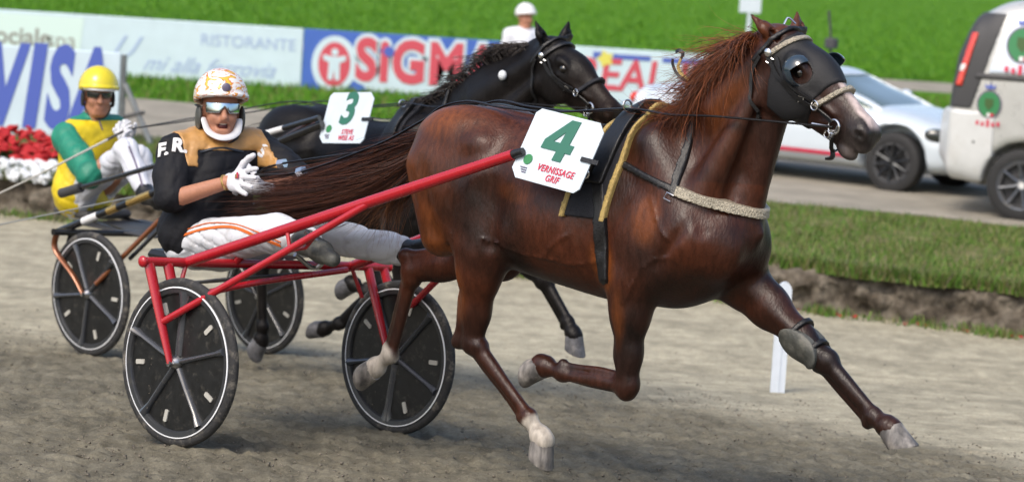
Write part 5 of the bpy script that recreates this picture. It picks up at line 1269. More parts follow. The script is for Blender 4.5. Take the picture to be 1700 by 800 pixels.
def clothed(T, Jn, h, jersey, sleeve, trs, seed, skin='skin', mouth=0, sleeve_to=.95, loose=1.0, collar=None, two_tone=None, hem=.06, leg=1.0):
    """one continuous body with clothes over it; Jn = joints in the thing's frame"""
    g = lambda k: A3(Jn[k]); pts = np.array([A3(v_) for v_ in Jn.values() if np.shape(v_) == (3,)]); lo, hi = pts.min(0)-.26, pts.max(0)+.26
    R = Jn['R']; hc = g('head')
    Fd = Field(lo, hi, .0085)
    q = head_into(Fd, hc, R, mouth); nb = (g('shR')+g('shL'))/2+A3((0, 0, .03))
    Fd.cone(hc+R@A3((-.02, 0, -.07)), nb, .055, .060, .03)
    mid = (g('hipR')+g('hipL'))/2
    Fd.cone(g('shR')*.85+nb*.15, g('shL')*.85+nb*.15, .06, .06, .04); Fd.cone(nb, mid, .09, .10, .05)
    for s in 'RL':
        Fd.cone(g('sh'+s), g('el'+s), .050, .040, .03); Fd.cone(g('el'+s), g('wr'+s), .043, .029, .02); w_ = g('wr'+s); Fd.cone(w_, w_+nrm(w_-g('el'+s))*.06, .027, .024, .01)
        Fd.cone(mid*.4+g('hip'+s)*.6, g('kn'+s), .07, .05, .04); Fd.cone(g('kn'+s), g('an'+s), .048, .034, .03)
    T.add('body', Fd.mesh(), skin)
    # jersey
    Fj = Field(lo, hi, h); a, b = g('shR'), g('shL')
    Fj.cone(a, b, .072*loose, .072*loose, .05); Fj.cone(g('hipR')+A3((0, 0, hem)), g('hipL')+A3((0, 0, hem)), .126*loose, .126*loose, .06)
    ch = g('chest'); Fj.cone(a*.7+b*.3, g('hipR')+A3((0, 0, .08)), .098, .110*loose, .08); Fj.cone(a*.3+b*.7, g('hipL')+A3((0, 0, .08)), .098, .110*loose, .08); Fj.ell(ch, (.14, .16, .17), .08)
    Fj.cone(nb+A3((0, 0, -.02)), nb+(hc-nb)*.25, .075, .068, .03)
    for s in 'RL':
        e0, e1 = g('sh'+s), g('el'+s); t = e0+(e1-e0)*min(sleeve_to, 1); Fj.cone(e0, e0+(t-e0)*.6, .072*loose, .074*loose, .035); Fj.cone(e0+(t-e0)*.6, t, .074*loose, .066*loose, .02)
        if sleeve_to > 1: t2_ = e1+(g('wr'+s)-e1)*(sleeve_to-1); Fj.cone(e1, t2_, .064*loose, .050*loose, .03)
    add_folds(Fj, folds(.008, 22, seed, 5)); add_folds(Fj, creases(.014, 20, seed+3))
    T.add('jersey', Fj.mesh(), jersey)
    if two_tone is not None:
        nm, reg = two_tone(g); T.add(nm, Fj.cover(np.maximum(lo, Fj.lo), hi, .004, reg, .008), sleeve)
    # trousers
    Ft = Field(lo, hi, h); Ft.cone(g('hipR'), g('hipL'), .118, .118, .05)
    for s in 'RL':
        Ft.cone(g('hip'+s), g('kn'+s), .105*leg, .078*leg, .05); Ft.cone(g('kn'+s), g('an'+s)+(g('kn'+s)-g('an'+s))*Jn.get('cuff', .12), .074*leg, .066*leg, .04)
    add_folds(Ft, folds(.008, 24, seed+1, 5)); add_folds(Ft, creases(.020, 24, seed+5))
    T.add('trousers', Ft.mesh(), trs)
    return Fj, Ft, q
def on_line(Fd, near, far, n): return Fd.hit(np.array(spline(near, n)), np.array(spline(far, n)))
# ------------------------------------------------------------------ driver of the red sulky
T = Thing('person', 'driver in black and gold jacket and flame helmet laughing on the red sulky', 'person', F1, R1, (-.62, 0, .72))
RH = basis((.84, -.54, .06), (0, 0, 1))
J1 = dict(head=(-0.5239, -0.02, 1.358), R=RH, shR=(-0.6117, -0.2, 1.164), shL=(-0.5029, 0.2, 1.184), elR=(-0.5117, -0.3, 0.9691), wrR=(-0.266, -0.2, 1.07), elL=(-0.2336, 0.24, 1.056), wrL=(-0.263, 0, 1.041), chest=(-0.5332, -0.03, 1.044),
          hipR=(-0.5495, -0.13, 0.7699), hipL=(-0.6233, 0.12, 0.741), knR=(0.1367, -0.26, 0.8976), anR=(0.3948, -0.34, 0.8973), knL=(-0.06225, 0.25, 0.8403), anL=(0.3508, 0.3, 0.8203), cuff=.06)
def tt1(g):
    ax = nrm(g('shL')-g('shR')); L_ = np.linalg.norm(g('shL')-g('shR')); s0 = g('shR'); zz = s0[2]
    def reg(X, Y, Z):
        u = (X-s0[0])*ax[0]+(Y-s0[1])*ax[1]+(Z-s0[2])*ax[2]; c_ = np.abs(u-L_/2)
        yoke = np.maximum.reduce([.0-u, u-L_+.0, zz-.055+.1*np.maximum(c_-.12, 0)-Z])
        vest = np.maximum(c_-.36*L_-.10*np.maximum(zz-Z, 0), Z-zz-.022)
        return np.maximum(yoke, -vest)
    return 'gold_yoke', reg
FJ1, FT1, q = clothed(T, J1, .0085, 'jersey_black', 'jersey_gold', 'trousers_white', 91, mouth=1.2, sleeve_to=.92, two_tone=tt1, hem=.03, loose=1.12)
hc = A3(J1['head'])
M = mat('helmet_flame', (.75,.74,.70), .25, coat=.6); N = M.node_tree; b = N.nodes['Principled BSDF']
tc = N.nodes.new('ShaderNodeTexCoord'); mp = N.nodes.new('ShaderNodeMapping'); mp.inputs['Scale'].default_value = (13, 13, 26); no = N.nodes.new('ShaderNodeTexNoise'); no.inputs['Scale'].default_value = 1.0; no.inputs['Distortion'].default_value = 2.2; no.inputs['Detail'].default_value = 2
rp = N.nodes.new('ShaderNodeValToRGB'); rp.color_ramp.elements[0].position = .0; rp.color_ramp.elements[0].color = (.62, .42, .05, 1); rp.color_ramp.elements[1].position = 1; rp.color_ramp.elements[1].color = (.75, .73, .68, 1)
for p_, c_ in ((.36, (.66, .45, .05)), (.415, (.58, .12, .02)), (.445, (.72, .30, .05)), (.47, (.76, .74, .70)), (.62, (.76, .75, .73)), (.66, (.50, .09, .03)), (.70, (.75, .72, .66))):
    e = rp.color_ramp.elements.new(p_); e.color = (*c_, 1)
N.links.new(tc.outputs['Object'], mp.inputs[0]); N.links.new(mp.outputs[0], no.inputs['Vector']); N.links.new(no.outputs['Fac'], rp.inputs[0]); N.links.new(rp.outputs[0], b.inputs['Base Color'])
hm = T.add('helmet', helmet_mesh(hc+RH@A3((-.006, 0, .024)), RH), 'helmet_flame')
T.add('helmet_badge', ball(hc+RH@A3((.128, 0, .105)), (.008, .020, .020), 12, 8, RH), 'ink_dark', hm)
for s in (-1, 1): T.add('ear_flap', ball(hc+RH@A3((.0, s*.097, -.035)), (.050, .014, .060), 14, 10, RH), 'boot_grey', hm)
T.add('goggles', lens_mesh(hc, RH, .014, .024), 'mirror_lens'); T.add('goggle_strap', tube([hc+RH@A3((.03, s*.101, .016)) for s in (-1,)]+[hc+RH@A3((-.05, -.098, .02))], .012, 8, .4), 'strap_dark')
T.add('chin_guard', tube(spline([hc+RH@A3(p) for p in ((.035, .082, -.035), (.075, .060, -.095), (.098, 0, -.118), (.075, -.060, -.095), (.035, -.082, -.035))], 20), [.015, .020, .021, .020, .015], 10, .5), 'white_strap')
T.add('chin_strap', tube(spline([hc+RH@A3(p) for p in ((-.01, .092, -.05), (.03, .068, -.125), (.06, 0, -.155), (.03, -.068, -.125), (-.01, -.092, -.05))], 20), .009, 8), 'strap_dark')
T.add('mouth', ball(hc+RH@A3((.072, 0, -.068)), (.012, .024, .016), 12, 8, RH), 'mouth'); T.add('teeth', ball(hc+RH@A3((.079, 0, -.056)), (.008, .020, .005), 12, 6, RH), 'teeth')
T.add('collar', ring((A3(J1['shR'])+A3(J1['shL']))/2+A3((.02, -.02, .085)), .070, .016, (.25, -.15, 1), 24, 8), 'strap_dark')
# chest protector zip line, stripes, initials
zp, zn = on_line(FJ1, [(-0.115, -0.5, 1.226), (0.01075, -0.5, 1.254), (0.1514, -0.5, 1.253)], [(-0.9987, 0.3, 1.12), (-0.8596, 0.3, 1.151), (-0.704, 0.3, 1.15)], 16)
T.add('vest_edge', ribbon(zp, zn, .010, .004), 'rim')
P_, N_ = on_line(FT1, [(-0.2099, -0.5, 0.8551), (-0.06088, -0.5, 0.9042), (0.1056, -0.5, 0.9321), (0.2541, -0.5, 0.9123), (0.4038, -0.5, 0.8908)], [(-0.992, 0.2, 0.7279), (-0.8291, 0.2, 0.7816), (-0.6472, 0.2, 0.812), (-0.4849, 0.2, 0.7904), (-0.3213, 0.2, 0.7669)], 30)
T.add('leg_stripe', ribbon(P_, N_, .014, .003), 'orange_stripe')
P_, N_ = on_line(FT1, [(-0.2112, -0.5, 0.873), (-0.04385, -0.5, 0.9294), (0.123, -0.5, 0.9469), (0.271, -0.5, 0.9295), (0.4027, -0.5, 0.9056)], [(-0.9934, 0.2, 0.7475), (-0.8105, 0.2, 0.8091), (-0.6282, 0.2, 0.8282), (-0.4665, 0.2, 0.8092), (-0.3225, 0.2, 0.7831)], 30)
T.add('leg_stripe', ribbon(P_, N_, .005, .003), 'orange_stripe')
def on_cloth(T, Fd, s_, p, p2, size, mt, xdir, name='initial', bold=.004):
    P_, N_ = Fd.hit([p], [p2], .0); n_ = N_[0]; U_ = nrm(A3(xdir)-n_*(A3(xdir)@n_)); W_ = np.cross(n_, U_)
    if W_[2] < 0: U_, W_ = -U_, -W_
    v0, f = text_mesh(s_, size, bold=bold, thick=.004); v, f = on_face((v0, f), P_[0], U_, W_); n2 = Fd.grad(v)
    v2 = v-Fd.sample(v)[:, None]*n2*.9; T.add(name, (v2+n2*np.where(v0[:, 1:2] < 0, .006, .001), f), mt, smooth=False)
on_cloth(T, FJ1, 'F.', (-0.2305, -0.6, 1.221), (-1.252, 0.3, 1.1), .085, 'white_sticker', (.755, .656, 0)); on_cloth(T, FJ1, 'R.', (-0.1333, -0.6, 1.249), (-1.143, 0.3, 1.131), .085, 'white_sticker', (.755, .656, 0))
on_cloth(T, FJ1, 'S', (0.1581, -0.4, 1.252), (-0.7909, 0.5, 1.137), .075, 'white_sticker', (.755, .656, -.3))
# gloves and boots
gR = T.add('glove', hand_mesh(A3((-0.243, -0.19, 1.08)), (.82, -.30, .10), (-.35, -.75, .35), thumb=-1, curl=.12, spread=.22, sc_=1.18), 'glove', label='white glove with a red badge on the back')
P0 = A3((-0.1665, -0.23, 1.1)); 
hb = on_face(xz([(.024*math.cos(a), .028*math.sin(a)) for a in np.linspace(0, math.pi, 14)], .003), P0+A3((.0, -.006, -.0)), (.75, -.45, .15), (-.05, .2, 1)); T.add('glove_badge', hb, 'red_ink', gR, smooth=False)
for k in (-1, 1): T.add('badge_arch', (lambda vf: vf)(tube([P0+A3((.0, -.0095, 0))+A3((.75, -.45, .15))*(.008*k+.0065*math.cos(a))+A3((0, 0, 1))*(.002+.016*math.sin(a)) for a in np.linspace(0, math.pi, 9)], .0016, 6)), 'gold_foil', gR)
T.add('glove', hand_mesh(A3((-0.2267, -0.02, 1.046)), (-.62, -.55, .12), (.3, -.7, .55), thumb=1, curl=.55, spread=.08), 'glove')
T.add('watch_strap', ring(A3((-0.2737, -0.2, 1.069)), .031, .006, A3((-0.243, -0.19, 1.08))-A3(J1['elR'])), 'gold_foil')
T.add('boot', boot_mesh((0.3958, -0.355, 0.8982), (0.594, -0.4, 0.8553), (0.1866, -0.28, 0.9046)), 'boot_grey'); T.add('boot', boot_mesh((0.3508, 0.3, 0.8203), (0.5597, 0.31, 0.9144), (0.1514, 0.27, 0.8311)), 'boot')
# ------------------------------------------------------------------ driver of the black sulky
T = Thing('person', 'driver in yellow jacket with green sleeves and yellow helmet on the black sulky', 'person', F2, R2, (-.9, 0, .73))
RH2 = basis((.86, -.50, -.05), (0, 0, 1))
J2 = dict(head=(-0.8574, 0, 1.413), R=RH2, shR=(-0.9038, -0.19, 1.154), shL=(-0.9132, 0.18, 1.197), elR=(-0.5626, -0.27, 0.9668), wrR=(-0.4427, -0.14, 1.128), elL=(-0.8063, 0.2, 1.004), wrL=(-0.5785, 0.02, 1.155), chest=(-0.9098, -0.02, 1.027),
          hipR=(-0.8743, -0.12, 0.783), hipL=(-1.054, 0.12, 0.7478), knR=(-0.3105, -0.2, 1.135), anR=(-0.05178, -0.26, 0.9238), knL=(-0.6809, 0.2, 1.046), anL=(-0.5408, 0.24, 0.8291), cuff=.0)
def tt2(g):
    nb = (g('shR')+g('shL'))/2
    def seg(X, Y, Z, a, b):
        ab = b-a; t = np.clip(((X-a[0])*ab[0]+(Y-a[1])*ab[1]+(Z-a[2])*ab[2])/(ab@ab), -.2, 1.3)
        return np.sqrt((X-a[0]-t*ab[0])**2+(Y-a[1]-t*ab[1])**2+(Z-a[2]-t*ab[2])**2)
    def reg(X, Y, Z):
        d = nb[2]+.082-Z
        for s in 'RL':
            a, e, w_ = g('sh'+s), g('el'+s), g('wr'+s); ax = nrm(a-nb); side = -((X-a[0])*ax[0]+(Y-a[1])*ax[1]+(Z-a[2])*ax[2])-.012
            up_ = np.maximum(seg(X, Y, Z, a, e)-.098, side-.25*np.maximum(a[2]-Z, 0)); lo_ = seg(X, Y, Z, e, w_)-.085
            d = np.minimum(d, np.minimum(up_, lo_))
        return d
    return 'green_sleeves', reg
FJ2, FT2, q = clothed(T, J2, .0095, 'jersey_yellow', 'jersey_green', 'trousers_white_clean', 95, sleeve_to=1.16, loose=1.08, two_tone=tt2, hem=.02, leg=.84)
hc = A3(J2['head'])
hm = T.add('helmet', helmet_mesh(hc+RH2@A3((0, 0, .012)), RH2, 1.0), 'helmet_yellow')
T.add('visor_edge', tube(spline([hc+RH2@A3(p) for p in ((.075, .098, .045), (.13, .055, .047), (.146, 0, .048), (.13, -.055, .047), (.075, -.098, .045))], 20), .007, 8), 'white_strap', hm)
for s in (-1, 1): T.add('ear_flap', ball(hc+RH2@A3((-.005, s*.092, -.025)), (.045, .012, .050), 14, 10, RH2), 'strap_dark', hm)
T.add('sunglasses', lens_mesh(hc, RH2, .010, .017), 'glass_dark')
T.add('chin_strap', tube(spline([hc+RH2@A3(p) for p in ((.0, .088, -.04), (.03, .058, -.115), (.055, 0, -.138), (.03, -.058, -.115), (.0, -.088, -.04))], 20), .006, 8), 'strap_dark')
P_, N_ = on_line(FT2, [(0.02284, -0.45, 1.197), (0.08356, -0.45, 1.117), (0.1394, -0.45, 1.026), (0.1715, -0.45, 0.9611)], [(-0.7904, 0.2, 1.105), (-0.7255, 0.2, 1.02), (-0.6659, 0.2, 0.9229), (-0.6316, 0.2, 0.853)], 20); T.add('leg_stripe', ribbon(P_, N_, .012, .003), 'ink_dark')
P_, N_ = on_line(FJ2, [(-0.4638, -0.3, 1.327), (-0.4434, -0.3, 1.283), (-0.4179, -0.3, 1.246)], [(-1.233, 0.3, 1.251), (-1.211, 0.3, 1.204), (-1.184, 0.3, 1.166)], 10); T.add('zip', ribbon(P_, N_, .010, .003), 'ink_dark')
T.add('glove', hand_mesh(A3((-0.445, -0.13, 1.141)), (.25, -.15, .75), (-.3, -.8, .1), thumb=-1, curl=.35, spread=.14), 'glove'); T.add('glove', hand_mesh(A3((-0.5535, 0, 1.158)), (.1, -.5, .5), (.3, -.6, .3), thumb=1, curl=.8, spread=.06), 'glove')
T.add('boot', boot_mesh((-0.05178, -0.26, 0.9238), (0.1148, -0.27, 0.9185), (-0.179, -0.23, 1.008)), 'boot'); T.add('boot', boot_mesh((-0.5408, 0.24, 0.8291), (-0.3928, 0.25, 0.8275), (-0.6046, 0.22, 0.9328)), 'boot')
T = Thing('whip', 'long pale whip trailing down from the gloved hands of the yellow driver', 'whip', F2, R2, (-0.4294, -0.2, 1.208))
T.add('handle', tube([(-0.3972, -0.16, 1.24), (-0.4704, -0.22, 1.183)], [.007, .009], 8), 'strap_dark'); T.add('lash', tube(spline([(-0.461, -0.21, 1.191), (-0.5619, -0.4, 1.07), (-0.7029, -0.55, 0.9508), (-0.9498, -0.75, 0.7748)], 20), [.007, .005], 8), 'slot')
T = Thing('trailing_cord', 'thin grey cord trailing low behind the black sulky at the left edge', 'cord', F2, R2, (0.2374, -0.45, 0.9479))
T.add('cord', tube(spline([(0.5703, -0.38, 1.038), (0.2986, -0.5, 0.9597), (-0.09397, -0.7, 0.8344), (-0.6479, -1, 0.6567)], 24), .0045, 6), 'galv')
# ------------------------------------------------------------------ man on the infield
p = (-0.01123, 31, 1.253); gx_ = p[0]
T = Thing('person', 'man in white shirt and white helmet standing behind the black horse', 'person', (gx_, 31.0, INF), 0, (0, 0, 0))
zz = p[2]-INF; RH3 = basis((.55, -.83, 0))
s_ = zz/1.52
J3 = dict(head=(.0, 0, 1.52*s_), R=RH3, shR=(-.17, -.06, 1.29*s_), shL=(.16, .08, 1.29*s_), elR=(-.22, -.05, 1.02*s_), wrR=(-.12, -.22, .86*s_), elL=(.20, .10, 1.02*s_), wrL=(.14, -.10, .85*s_), chest=(0, 0, 1.18*s_),
          hipR=(-.09, 0, .84*s_), hipL=(.09, 0, .84*s_), knR=(-.10, -.02, .46*s_), anR=(-.11, .02, .09), knL=(.10, -.03, .46*s_), anL=(.11, .02, .09), cuff=.02)
clothed(T, J3, .014, 'cloth_white', 'cloth_white', 'cloth_dark', 99, sleeve_to=.9)
hm = T.add('helmet', helmet_mesh(A3(J3['head'])+A3((0, 0, .012)), RH3, .98), 'helmet_white'); T.add('chin_strap', tube(spline([A3(J3['head'])+RH3@A3(q_) for q_ in ((.0, .085, -.03), (.05, 0, -.135), (.0, -.085, -.03))], 12), .007, 6), 'strap_dark', hm)
for k, s in (('anR', -1), ('anL', 1)): T.add('shoe', boot_mesh(A3(J3[k]), A3(J3[k])+A3((.02*s, -.2, -.01)), A3(J3[k])+A3((0, 0, .3)), .012), 'boot')

# ================================================================== vehicles
def car_wheel(T, c, r, spokes, mt, wd=.20, yo=-1):
    root = T.add('wheel', lathe([(r*.66, -.5*wd), (r*.66, .5*wd), (r*.60, .5*wd), (r*.60, yo*.18*wd), (.02, yo*.22*wd), (.02, yo*.14*wd), (r*.58, yo*.10*wd), (r*.58, -.5*wd)] if yo < 0 else [(r*.66, -.5*wd), (r*.66, .5*wd), (r*.6, .5*wd), (.02, .1*wd), (.02, -.1*wd), (r*.6, -.5*wd)], 40, c), 'plastic_dark')
    T.add('tyre', lathe([(r, -.30*wd), (r, .30*wd), (r*.97, .46*wd), (r*.85, .54*wd), (r*.68, .50*wd), (r*.66, 0), (r*.68, -.50*wd), (r*.85, -.54*wd), (r*.97, -.46*wd)], 48, c), 'car_tyre', root)
    rm = T.add('rim', lathe([(r*.69, yo*.51*wd), (r*.69, yo*.44*wd), (r*.61, yo*.40*wd), (r*.61, yo*.47*wd)], 40, c), mt, root)
    for k in range(spokes):
        a = 2*math.pi*k/spokes+.2; d = A3((math.cos(a), 0, math.sin(a)))
        T.add('spoke', tube([A3(c)+d*r*.10+A3((0, yo*.40*wd, 0)), A3(c)+d*r*.40+A3((0, yo*.43*wd, 0)), A3(c)+d*r*.635+A3((0, yo*.46*wd, 0))], [.030, .022, .030], 8, .6), mt, root)
    T.add('hub_cap', lathe([(0, yo*.50*wd), (.045, yo*.49*wd), (.055, yo*.40*wd), (.055, yo*.2*wd), (0, yo*.2*wd)], 20, c), 'lamp_clear' if mt == 'alloy_blue' else mt, root)
    return root
def loft_field(st, lo, hi, h, pw=4.0, tumble=.0):
    """boxy loft: stations (x, bottom, top, half-width)"""
    Fd = Field(lo, hi, h); xs, zb, z1, hw = [[q[i] for q in st] for i in range(4)]
    def fn(X, Y, Z):
        x = np.clip(X[:, 0, 0], xs[0], xs[-1]).astype(float); b, t, w_ = [interp_s(x, xs, q).astype(np.float32)[:, None, None] for q in (zb, z1, hw)]
        zc, hz = (t+b)/2, (t-b)/2; v_ = np.clip((Z-zc)/hz, -2, 2); wz = w_*(1-tumble*np.maximum(v_, 0)**2)
        ex_ = np.maximum(np.maximum(xs[0]-X, X-xs[-1]), 0)
        return ((np.abs(Y)/wz)**pw+np.abs(v_)**pw+1e-9)**(1/pw)*np.minimum(wz, hz)-np.minimum(wz, hz)+ex_
    return Fd.op(fn, (xs[0], -max(hw), min(zb)), (xs[-1], max(hw), max(z1)), 0)
def arch(Fd, x, z, r):
    Fd.op(lambda X, Y, Z: np.maximum(np.sqrt((X-x)**2+(Z-z)**2)-r, .50-np.abs(Y)), (x-r, -1.2, z-r), (x+r, 1.2, z+r), .02, sub=True)
# ------------------------------------------------------------------ low white coupe on the service road
wp = A3((3.82, 26.732, -0.13)); th = math.radians(-34); XF, XR, YW = 1.18, -1.15, .70
org = wp-A3((math.cos(th)*XF+math.sin(th)*YW, math.sin(th)*XF-math.cos(th)*YW, 0))
T = Thing('car', 'low white coupe with dark wheels and a red sill stripe on the service road', 'car', tuple(org), th)
Fb = loft_field([(-2.03, .40, .62, .45), (-1.98, .32, .76, .66), (-1.8, .24, .84, .77), (-1.2, .20, .88, .84), (-.4, .18, .865, .845), (.5, .18, .87, .845), (1.0, .18, .84, .84), (1.4, .19, .77, .82), (1.75, .22, .67, .74), (1.95, .28, .56, .60), (2.03, .36, .48, .36)], (-2.15, -.95, .1), (2.15, .95, 1.0), .028, 4.5, .10)
arch(Fb, XF, .32, .365); arch(Fb, XR, .32, .365); T.add('body', Fb.mesh(), 'car_white')
Fc_ = loft_field([(-1.30, .70, .84, .60), (-1.05, .70, 1.02, .64), (-.65, .70, 1.11, .66), (-.2, .70, 1.165, .66), (.15, .70, 1.15, .66), (.45, .70, 1.03, .67), (.80, .70, .90, .68), (.98, .70, .82, .62)], (-1.45, -.8, .65), (1.1, .8, 1.35), .026, 4.0, .22)
T.add('glasshouse', Fc_.mesh(), 'glass_screen')
T.add('roof', Fc_.cover((-1.45, -.8, .65), (1.1, .8, 1.35), .012, lambda X, Y, Z: np.maximum(1.105-Z+.0*X, X-.30), .02), 'car_white')
for sg in (-1, 1):
    T.add('pillar', Fc_.cover((-1.45, -.8, .65), (1.1, .8, 1.35), .014, lambda X, Y, Z: np.maximum(np.abs((X-.18)*.55+(Z-1.18)*.83)*0+np.abs(np.abs(Y)-.60+.1*(Z-.85)*2)-.035, np.maximum(.15-X, -sg*Y)), .014), 'car_white')
    T.add('pillar', Fc_.cover((-1.45, -.8, .65), (1.1, .8, 1.35), .012, lambda X, Y, Z: np.maximum(np.abs(X+.55)-.12, -sg*Y), .02), 'car_white')
    hl = Fb.project([(1.66, sg*.72, .60)], .0)[0][0]; L_ = T.add('headlight', ball(hl, (.17, .05, .075), 16, 10, basis((.86, -sg*.5, -.12))), 'glass_dark'); T.add('lamp', ball(hl+A3((.06, sg*.015, .0)), (.06, .045, .045), 12, 8), 'lamp_clear', L_)
    T.add('fog_lamp', ball(Fb.project([(1.88, sg*.55, .36)], .0)[0][0], (.06, .03, .045), 12, 8), 'plastic_dark')
    T.add('taillight', ball(Fb.project([(-1.95, sg*.62, .68)], .0)[0][0], (.05, .13, .07), 14, 8), 'tail_red')
    T.add('door_mirror', ball((.45, sg*.92, .90), (.07, .09, .06), 14, 8), 'car_white')
    P_, N_ = Fb.project(np.array([(x, sg*.9, .31+.0*x) for x in np.linspace(-.72, .78, 20)]), .004); T.add('sill_stripe', ribbon(P_, N_, .045, .004), 'red_ink')
    P_, N_ = Fb.project(np.array([(.55, sg*.9, z) for z in np.linspace(.32, .84, 10)]), .001); T.add('door_seam', ribbon(P_, N_, .010, .003), 'plastic_dark')
    P_, N_ = Fb.project(np.array([(x, sg*.9, .72) for x in np.linspace(-.45, -.25, 6)]), .006); T.add('door_handle', ribbon(P_, N_, .03, .015), 'car_white')
for x in (XF, XR):
    for sg in (-1, 1): car_wheel(T, (x, sg*.70, .305), .305, 10, 'alloy_dark', .20, sg)
T.add('number_board', box((2.03, 0, .40), (.02, .42, .10)), 'white_sticker', smooth=False)
mb = A3((-.09, .17, 1.15)); T.add('camera_mast', tube(spline([mb, mb+A3((-.02, 0, .30)), mb+A3((-.06, -.02, .60))], 8), .014, 8), 'plastic_dark'); T.add('mast_camera', box(mb+A3((.0, -.02, .26)), (.13, .10, .11), bev=.02), 'plastic_dark', smooth=False)
# ------------------------------------------------------------------ silver and white van
wp = A3((4.716, 24.591, -0.13)); th = math.radians(-20); XR, XF, YW = -1.30, 1.30, .76
org = wp-A3((math.cos(th)*XR+math.sin(th)*YW, math.sin(th)*XR-math.cos(th)*YW, 0))
T = Thing('van', 'silver and white service van with red tail light at the right edge', 'van', tuple(org), th)
Fv = loft_field([(-2.06, .42, 1.05, .72), (-2.03, .36, 1.42, .81), (-1.98, .33, 1.62, .84), (-1.90, .31, 1.82, .85), (-1.76, .28, 1.93, .86), (-.8, .27, 1.98, .86), (.3, .27, 1.96, .86), (.75, .27, 1.80, .86), (1.25, .27, 1.20, .85), (1.7, .28, 1.02, .82), (1.98, .32, .82, .72), (2.06, .40, .62, .5)], (-2.2, -1.0, .15), (2.2, 1.0, 2.1), .032, 7.5, .10)
arch(Fv, XR, .33, .40); arch(Fv, XF, .33, .40); T.add('body', Fv.mesh(), 'van_silver')
lo, hi = (-2.2, -1.0, .15), (2.2, 1.0, 2.1)
lo2, hi2 = (-2.2, -1.0, .15), (-.2, -.5, 2.1)
T.add('side_panel', Fv.cover((-1.75, -1.0, 1.25), (.4, -.4, 1.95), .012, lambda X, Y, Z: np.maximum.reduce([-(X+1.70)+.28*(Z-1.33), X-.3, 1.345-Z, Z-1.86]), .02), 'van_white')
T.add('rear_pillar', Fv.cover((-2.2, -1.0, .9), (-1.3, 1.0, 2.1), .008, lambda X, Y, Z: np.maximum.reduce([X+1.735-.28*(Z-1.33), 1.0-Z, Z-1.90, -.55-Y*0-np.abs(Y)*0-5]), .016), 'plastic_dark')
T.add('belt_rail', Fv.cover((-2.0, -1.0, 1.2), (1.0, 1.0, 1.45), .020, lambda X, Y, Z: np.maximum(np.abs(Z-1.315)-.026, -(X+1.82)), .016), 'plastic_dark')
T.add('rear_bumper', Fv.cover((-2.2, -1.0, .25), (-1.2, 1.0, 1.1), .016, lambda X, Y, Z: np.maximum.reduce([X+1.60+.9*np.maximum(.62-Z, 0)*-.35, Z-.985, .33-Z]), .018), 'van_bumper')
for sg in (-1, 1):
    T.add('tail_light', Fv.cover((-2.2, min(0, sg), 1.0), (-1.7, max(0, sg), 1.9), .026, lambda X, Y, Z: np.maximum.reduce([np.abs(X+1.945-.22*(Z-1.3))-.032, np.abs(Z-1.46)-.25, .55-sg*Y]), .012), 'tail_red')
    T.add('reverse_lamp', Fv.cover((-2.2, min(0, sg), 1.0), (-1.7, max(0, sg), 1.9), .030, lambda X, Y, Z: np.maximum.reduce([np.abs(X+1.955-.22*(Z-1.3))-.028, np.abs(Z-1.38)-.035, .55-sg*Y]), .012), 'lamp_clear')
T.add('windscreen', Fv.cover((.5, -1, 1.15), (1.4, 1, 2.0), .006, lambda X, Y, Z: np.maximum.reduce([np.abs(Y)-.70, 1.24-Z, Z-1.80, .62-X]), .025), 'glass_dark')
for sg in (-1, 1): T.add('door_window', Fv.cover((.0, min(0, sg), 1.2), (1.3, max(0, sg), 1.9), .006, lambda X, Y, Z: np.maximum.reduce([.42-X, X-1.15+.9*(Z-1.34), 1.36-Z, Z-1.80, .4-sg*Y]), .025), 'glass_dark')
for x in (XR, XF):
    for sg in (-1, 1): car_wheel(T, (x, sg*.76, .335), .335, 8, 'alloy_blue', .20, sg)
P_, N_ = Fv.project(np.array([(x, -.95, z) for x, z in ((-1.66, 1.28), (-1.68, .70), (-1.66, .52), (-1.58, .46), (-1.42, .44))]), .002); T.add('panel_seam', ribbon(spline(P_, 24), [(0, -1, 0)]*24, .012, .004), 'plastic_dark')
T.add('fuel_button', ball(Fv.project([(-1.78, -.95, .70)], .017)[0][0], .012, 10, 6), 'plastic_dark')
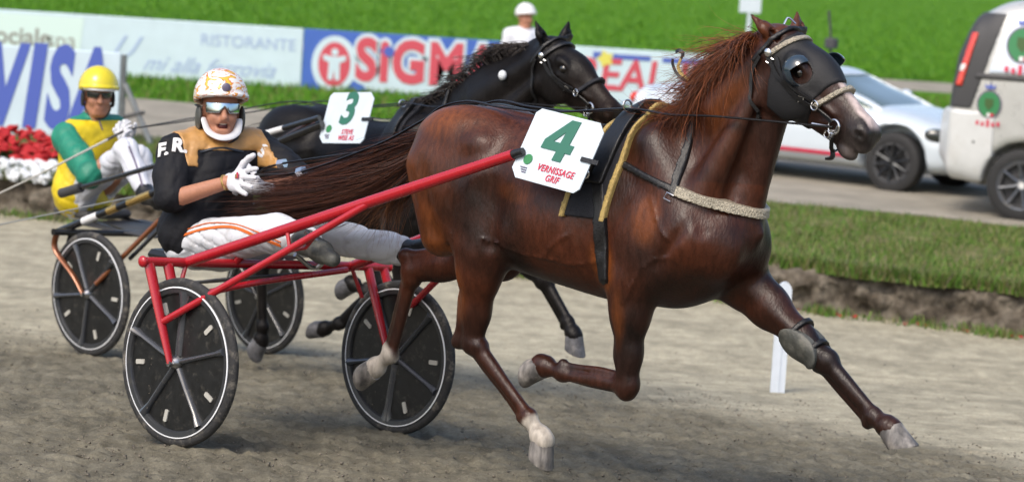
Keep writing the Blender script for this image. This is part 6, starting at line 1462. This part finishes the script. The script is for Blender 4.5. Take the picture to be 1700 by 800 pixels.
def van_badge(x, z, r):
    P_, N_ = Fv.project([(x, -.95, z)], .0); n_ = N_[0]; U_ = nrm(A3((1, 0, 0))-n_*n_[0]); W_ = np.cross(n_, U_)
    pl = lambda poly, y, t=.004: on_face((xz(poly, t)[0]+A3((0, y, 0)), xz(poly, t)[1]), P_[0], U_, W_)
    e = T.add('emblem', pl(circ(r, 28, 0, 0, r*1.12), -.016), 'ink_dark', smooth=False); T.add('emblem_wreath', pl(circ(r*.88, 28, 0, 0, r), -.020), 'emblem_green', e, smooth=False)
    T.add('emblem_shield', pl([(-.35*r, .45*r), (.35*r, .45*r), (.35*r, -.1*r), (0, -.5*r), (-.35*r, -.1*r)], -.024), 'leaf_green', e, smooth=False)
    for a, b_, m2 in ((-.3*r, 'emblem_green', 0), (0, 'white_sticker', 1), (.3*r, 'red_ink', 2)): T.add('emblem_ribbon', pl([(a-.13*r, -1.0*r), (a+.13*r, -1.0*r), (a+.13*r, -.72*r), (a-.13*r, -.72*r)], -.024), b_, e, smooth=False)
    for k in range(5): T.add('emblem_script', pl(rrect(.24*r, (.34 if k != 2 else .6)*r, .05*r, 4, (k-2)*.42*r, -1.55*r-.08*r*(k % 2)), -.018), 'red_ink', e, smooth=False)
    T.add('emblem_crown', pl([(-.35*r, 1.25*r), (.35*r, 1.25*r), (.45*r, 1.6*r), (.15*r, 1.4*r), (0, 1.7*r), (-.15*r, 1.4*r), (-.45*r, 1.6*r)], -.018), 'ink_blue', e, smooth=False)
van_badge(-1.40, 1.63, .15); van_badge(-1.66, 1.06, .115)

# ================================================================== grit thrown up by wheels and hooves
def grit_at(r, n):
    src = [((.0, -.66, .02), .5, .30, .16), ((.0, .66, -.06), .5, .26, .2), ((1.55, -.13, .16), .10, .14, .18), ((.35, .12, .2), .06, .16, .2)]
    out = []; c, s_ = math.cos(R1), math.sin(R1)
    for k in range(n):
        p, _, a, w_ = src[r.choice(4, p=(.4, .25, .2, .15))]; x = p[0]-abs(r.normal())*a*1.2+.1*r.normal(); y = p[1]+r.normal()*w_*.4; z = max(.0, p[2]+abs(r.normal())*a*.9)
        out.append((F1[0]+c*x-s_*y, F1[1]+s_*x+c*y, z-.02))
    return np.array(out)
v, f = chips(420, grit_at, .0012, .0048, 121)
o = mesh_obj('flying_grit', v, f, 'clod', smooth=False); o['kind'] = 'stuff'; o['label'] = 'specks of sand flying up around the red sulky wheels'; o['category'] = 'grit'
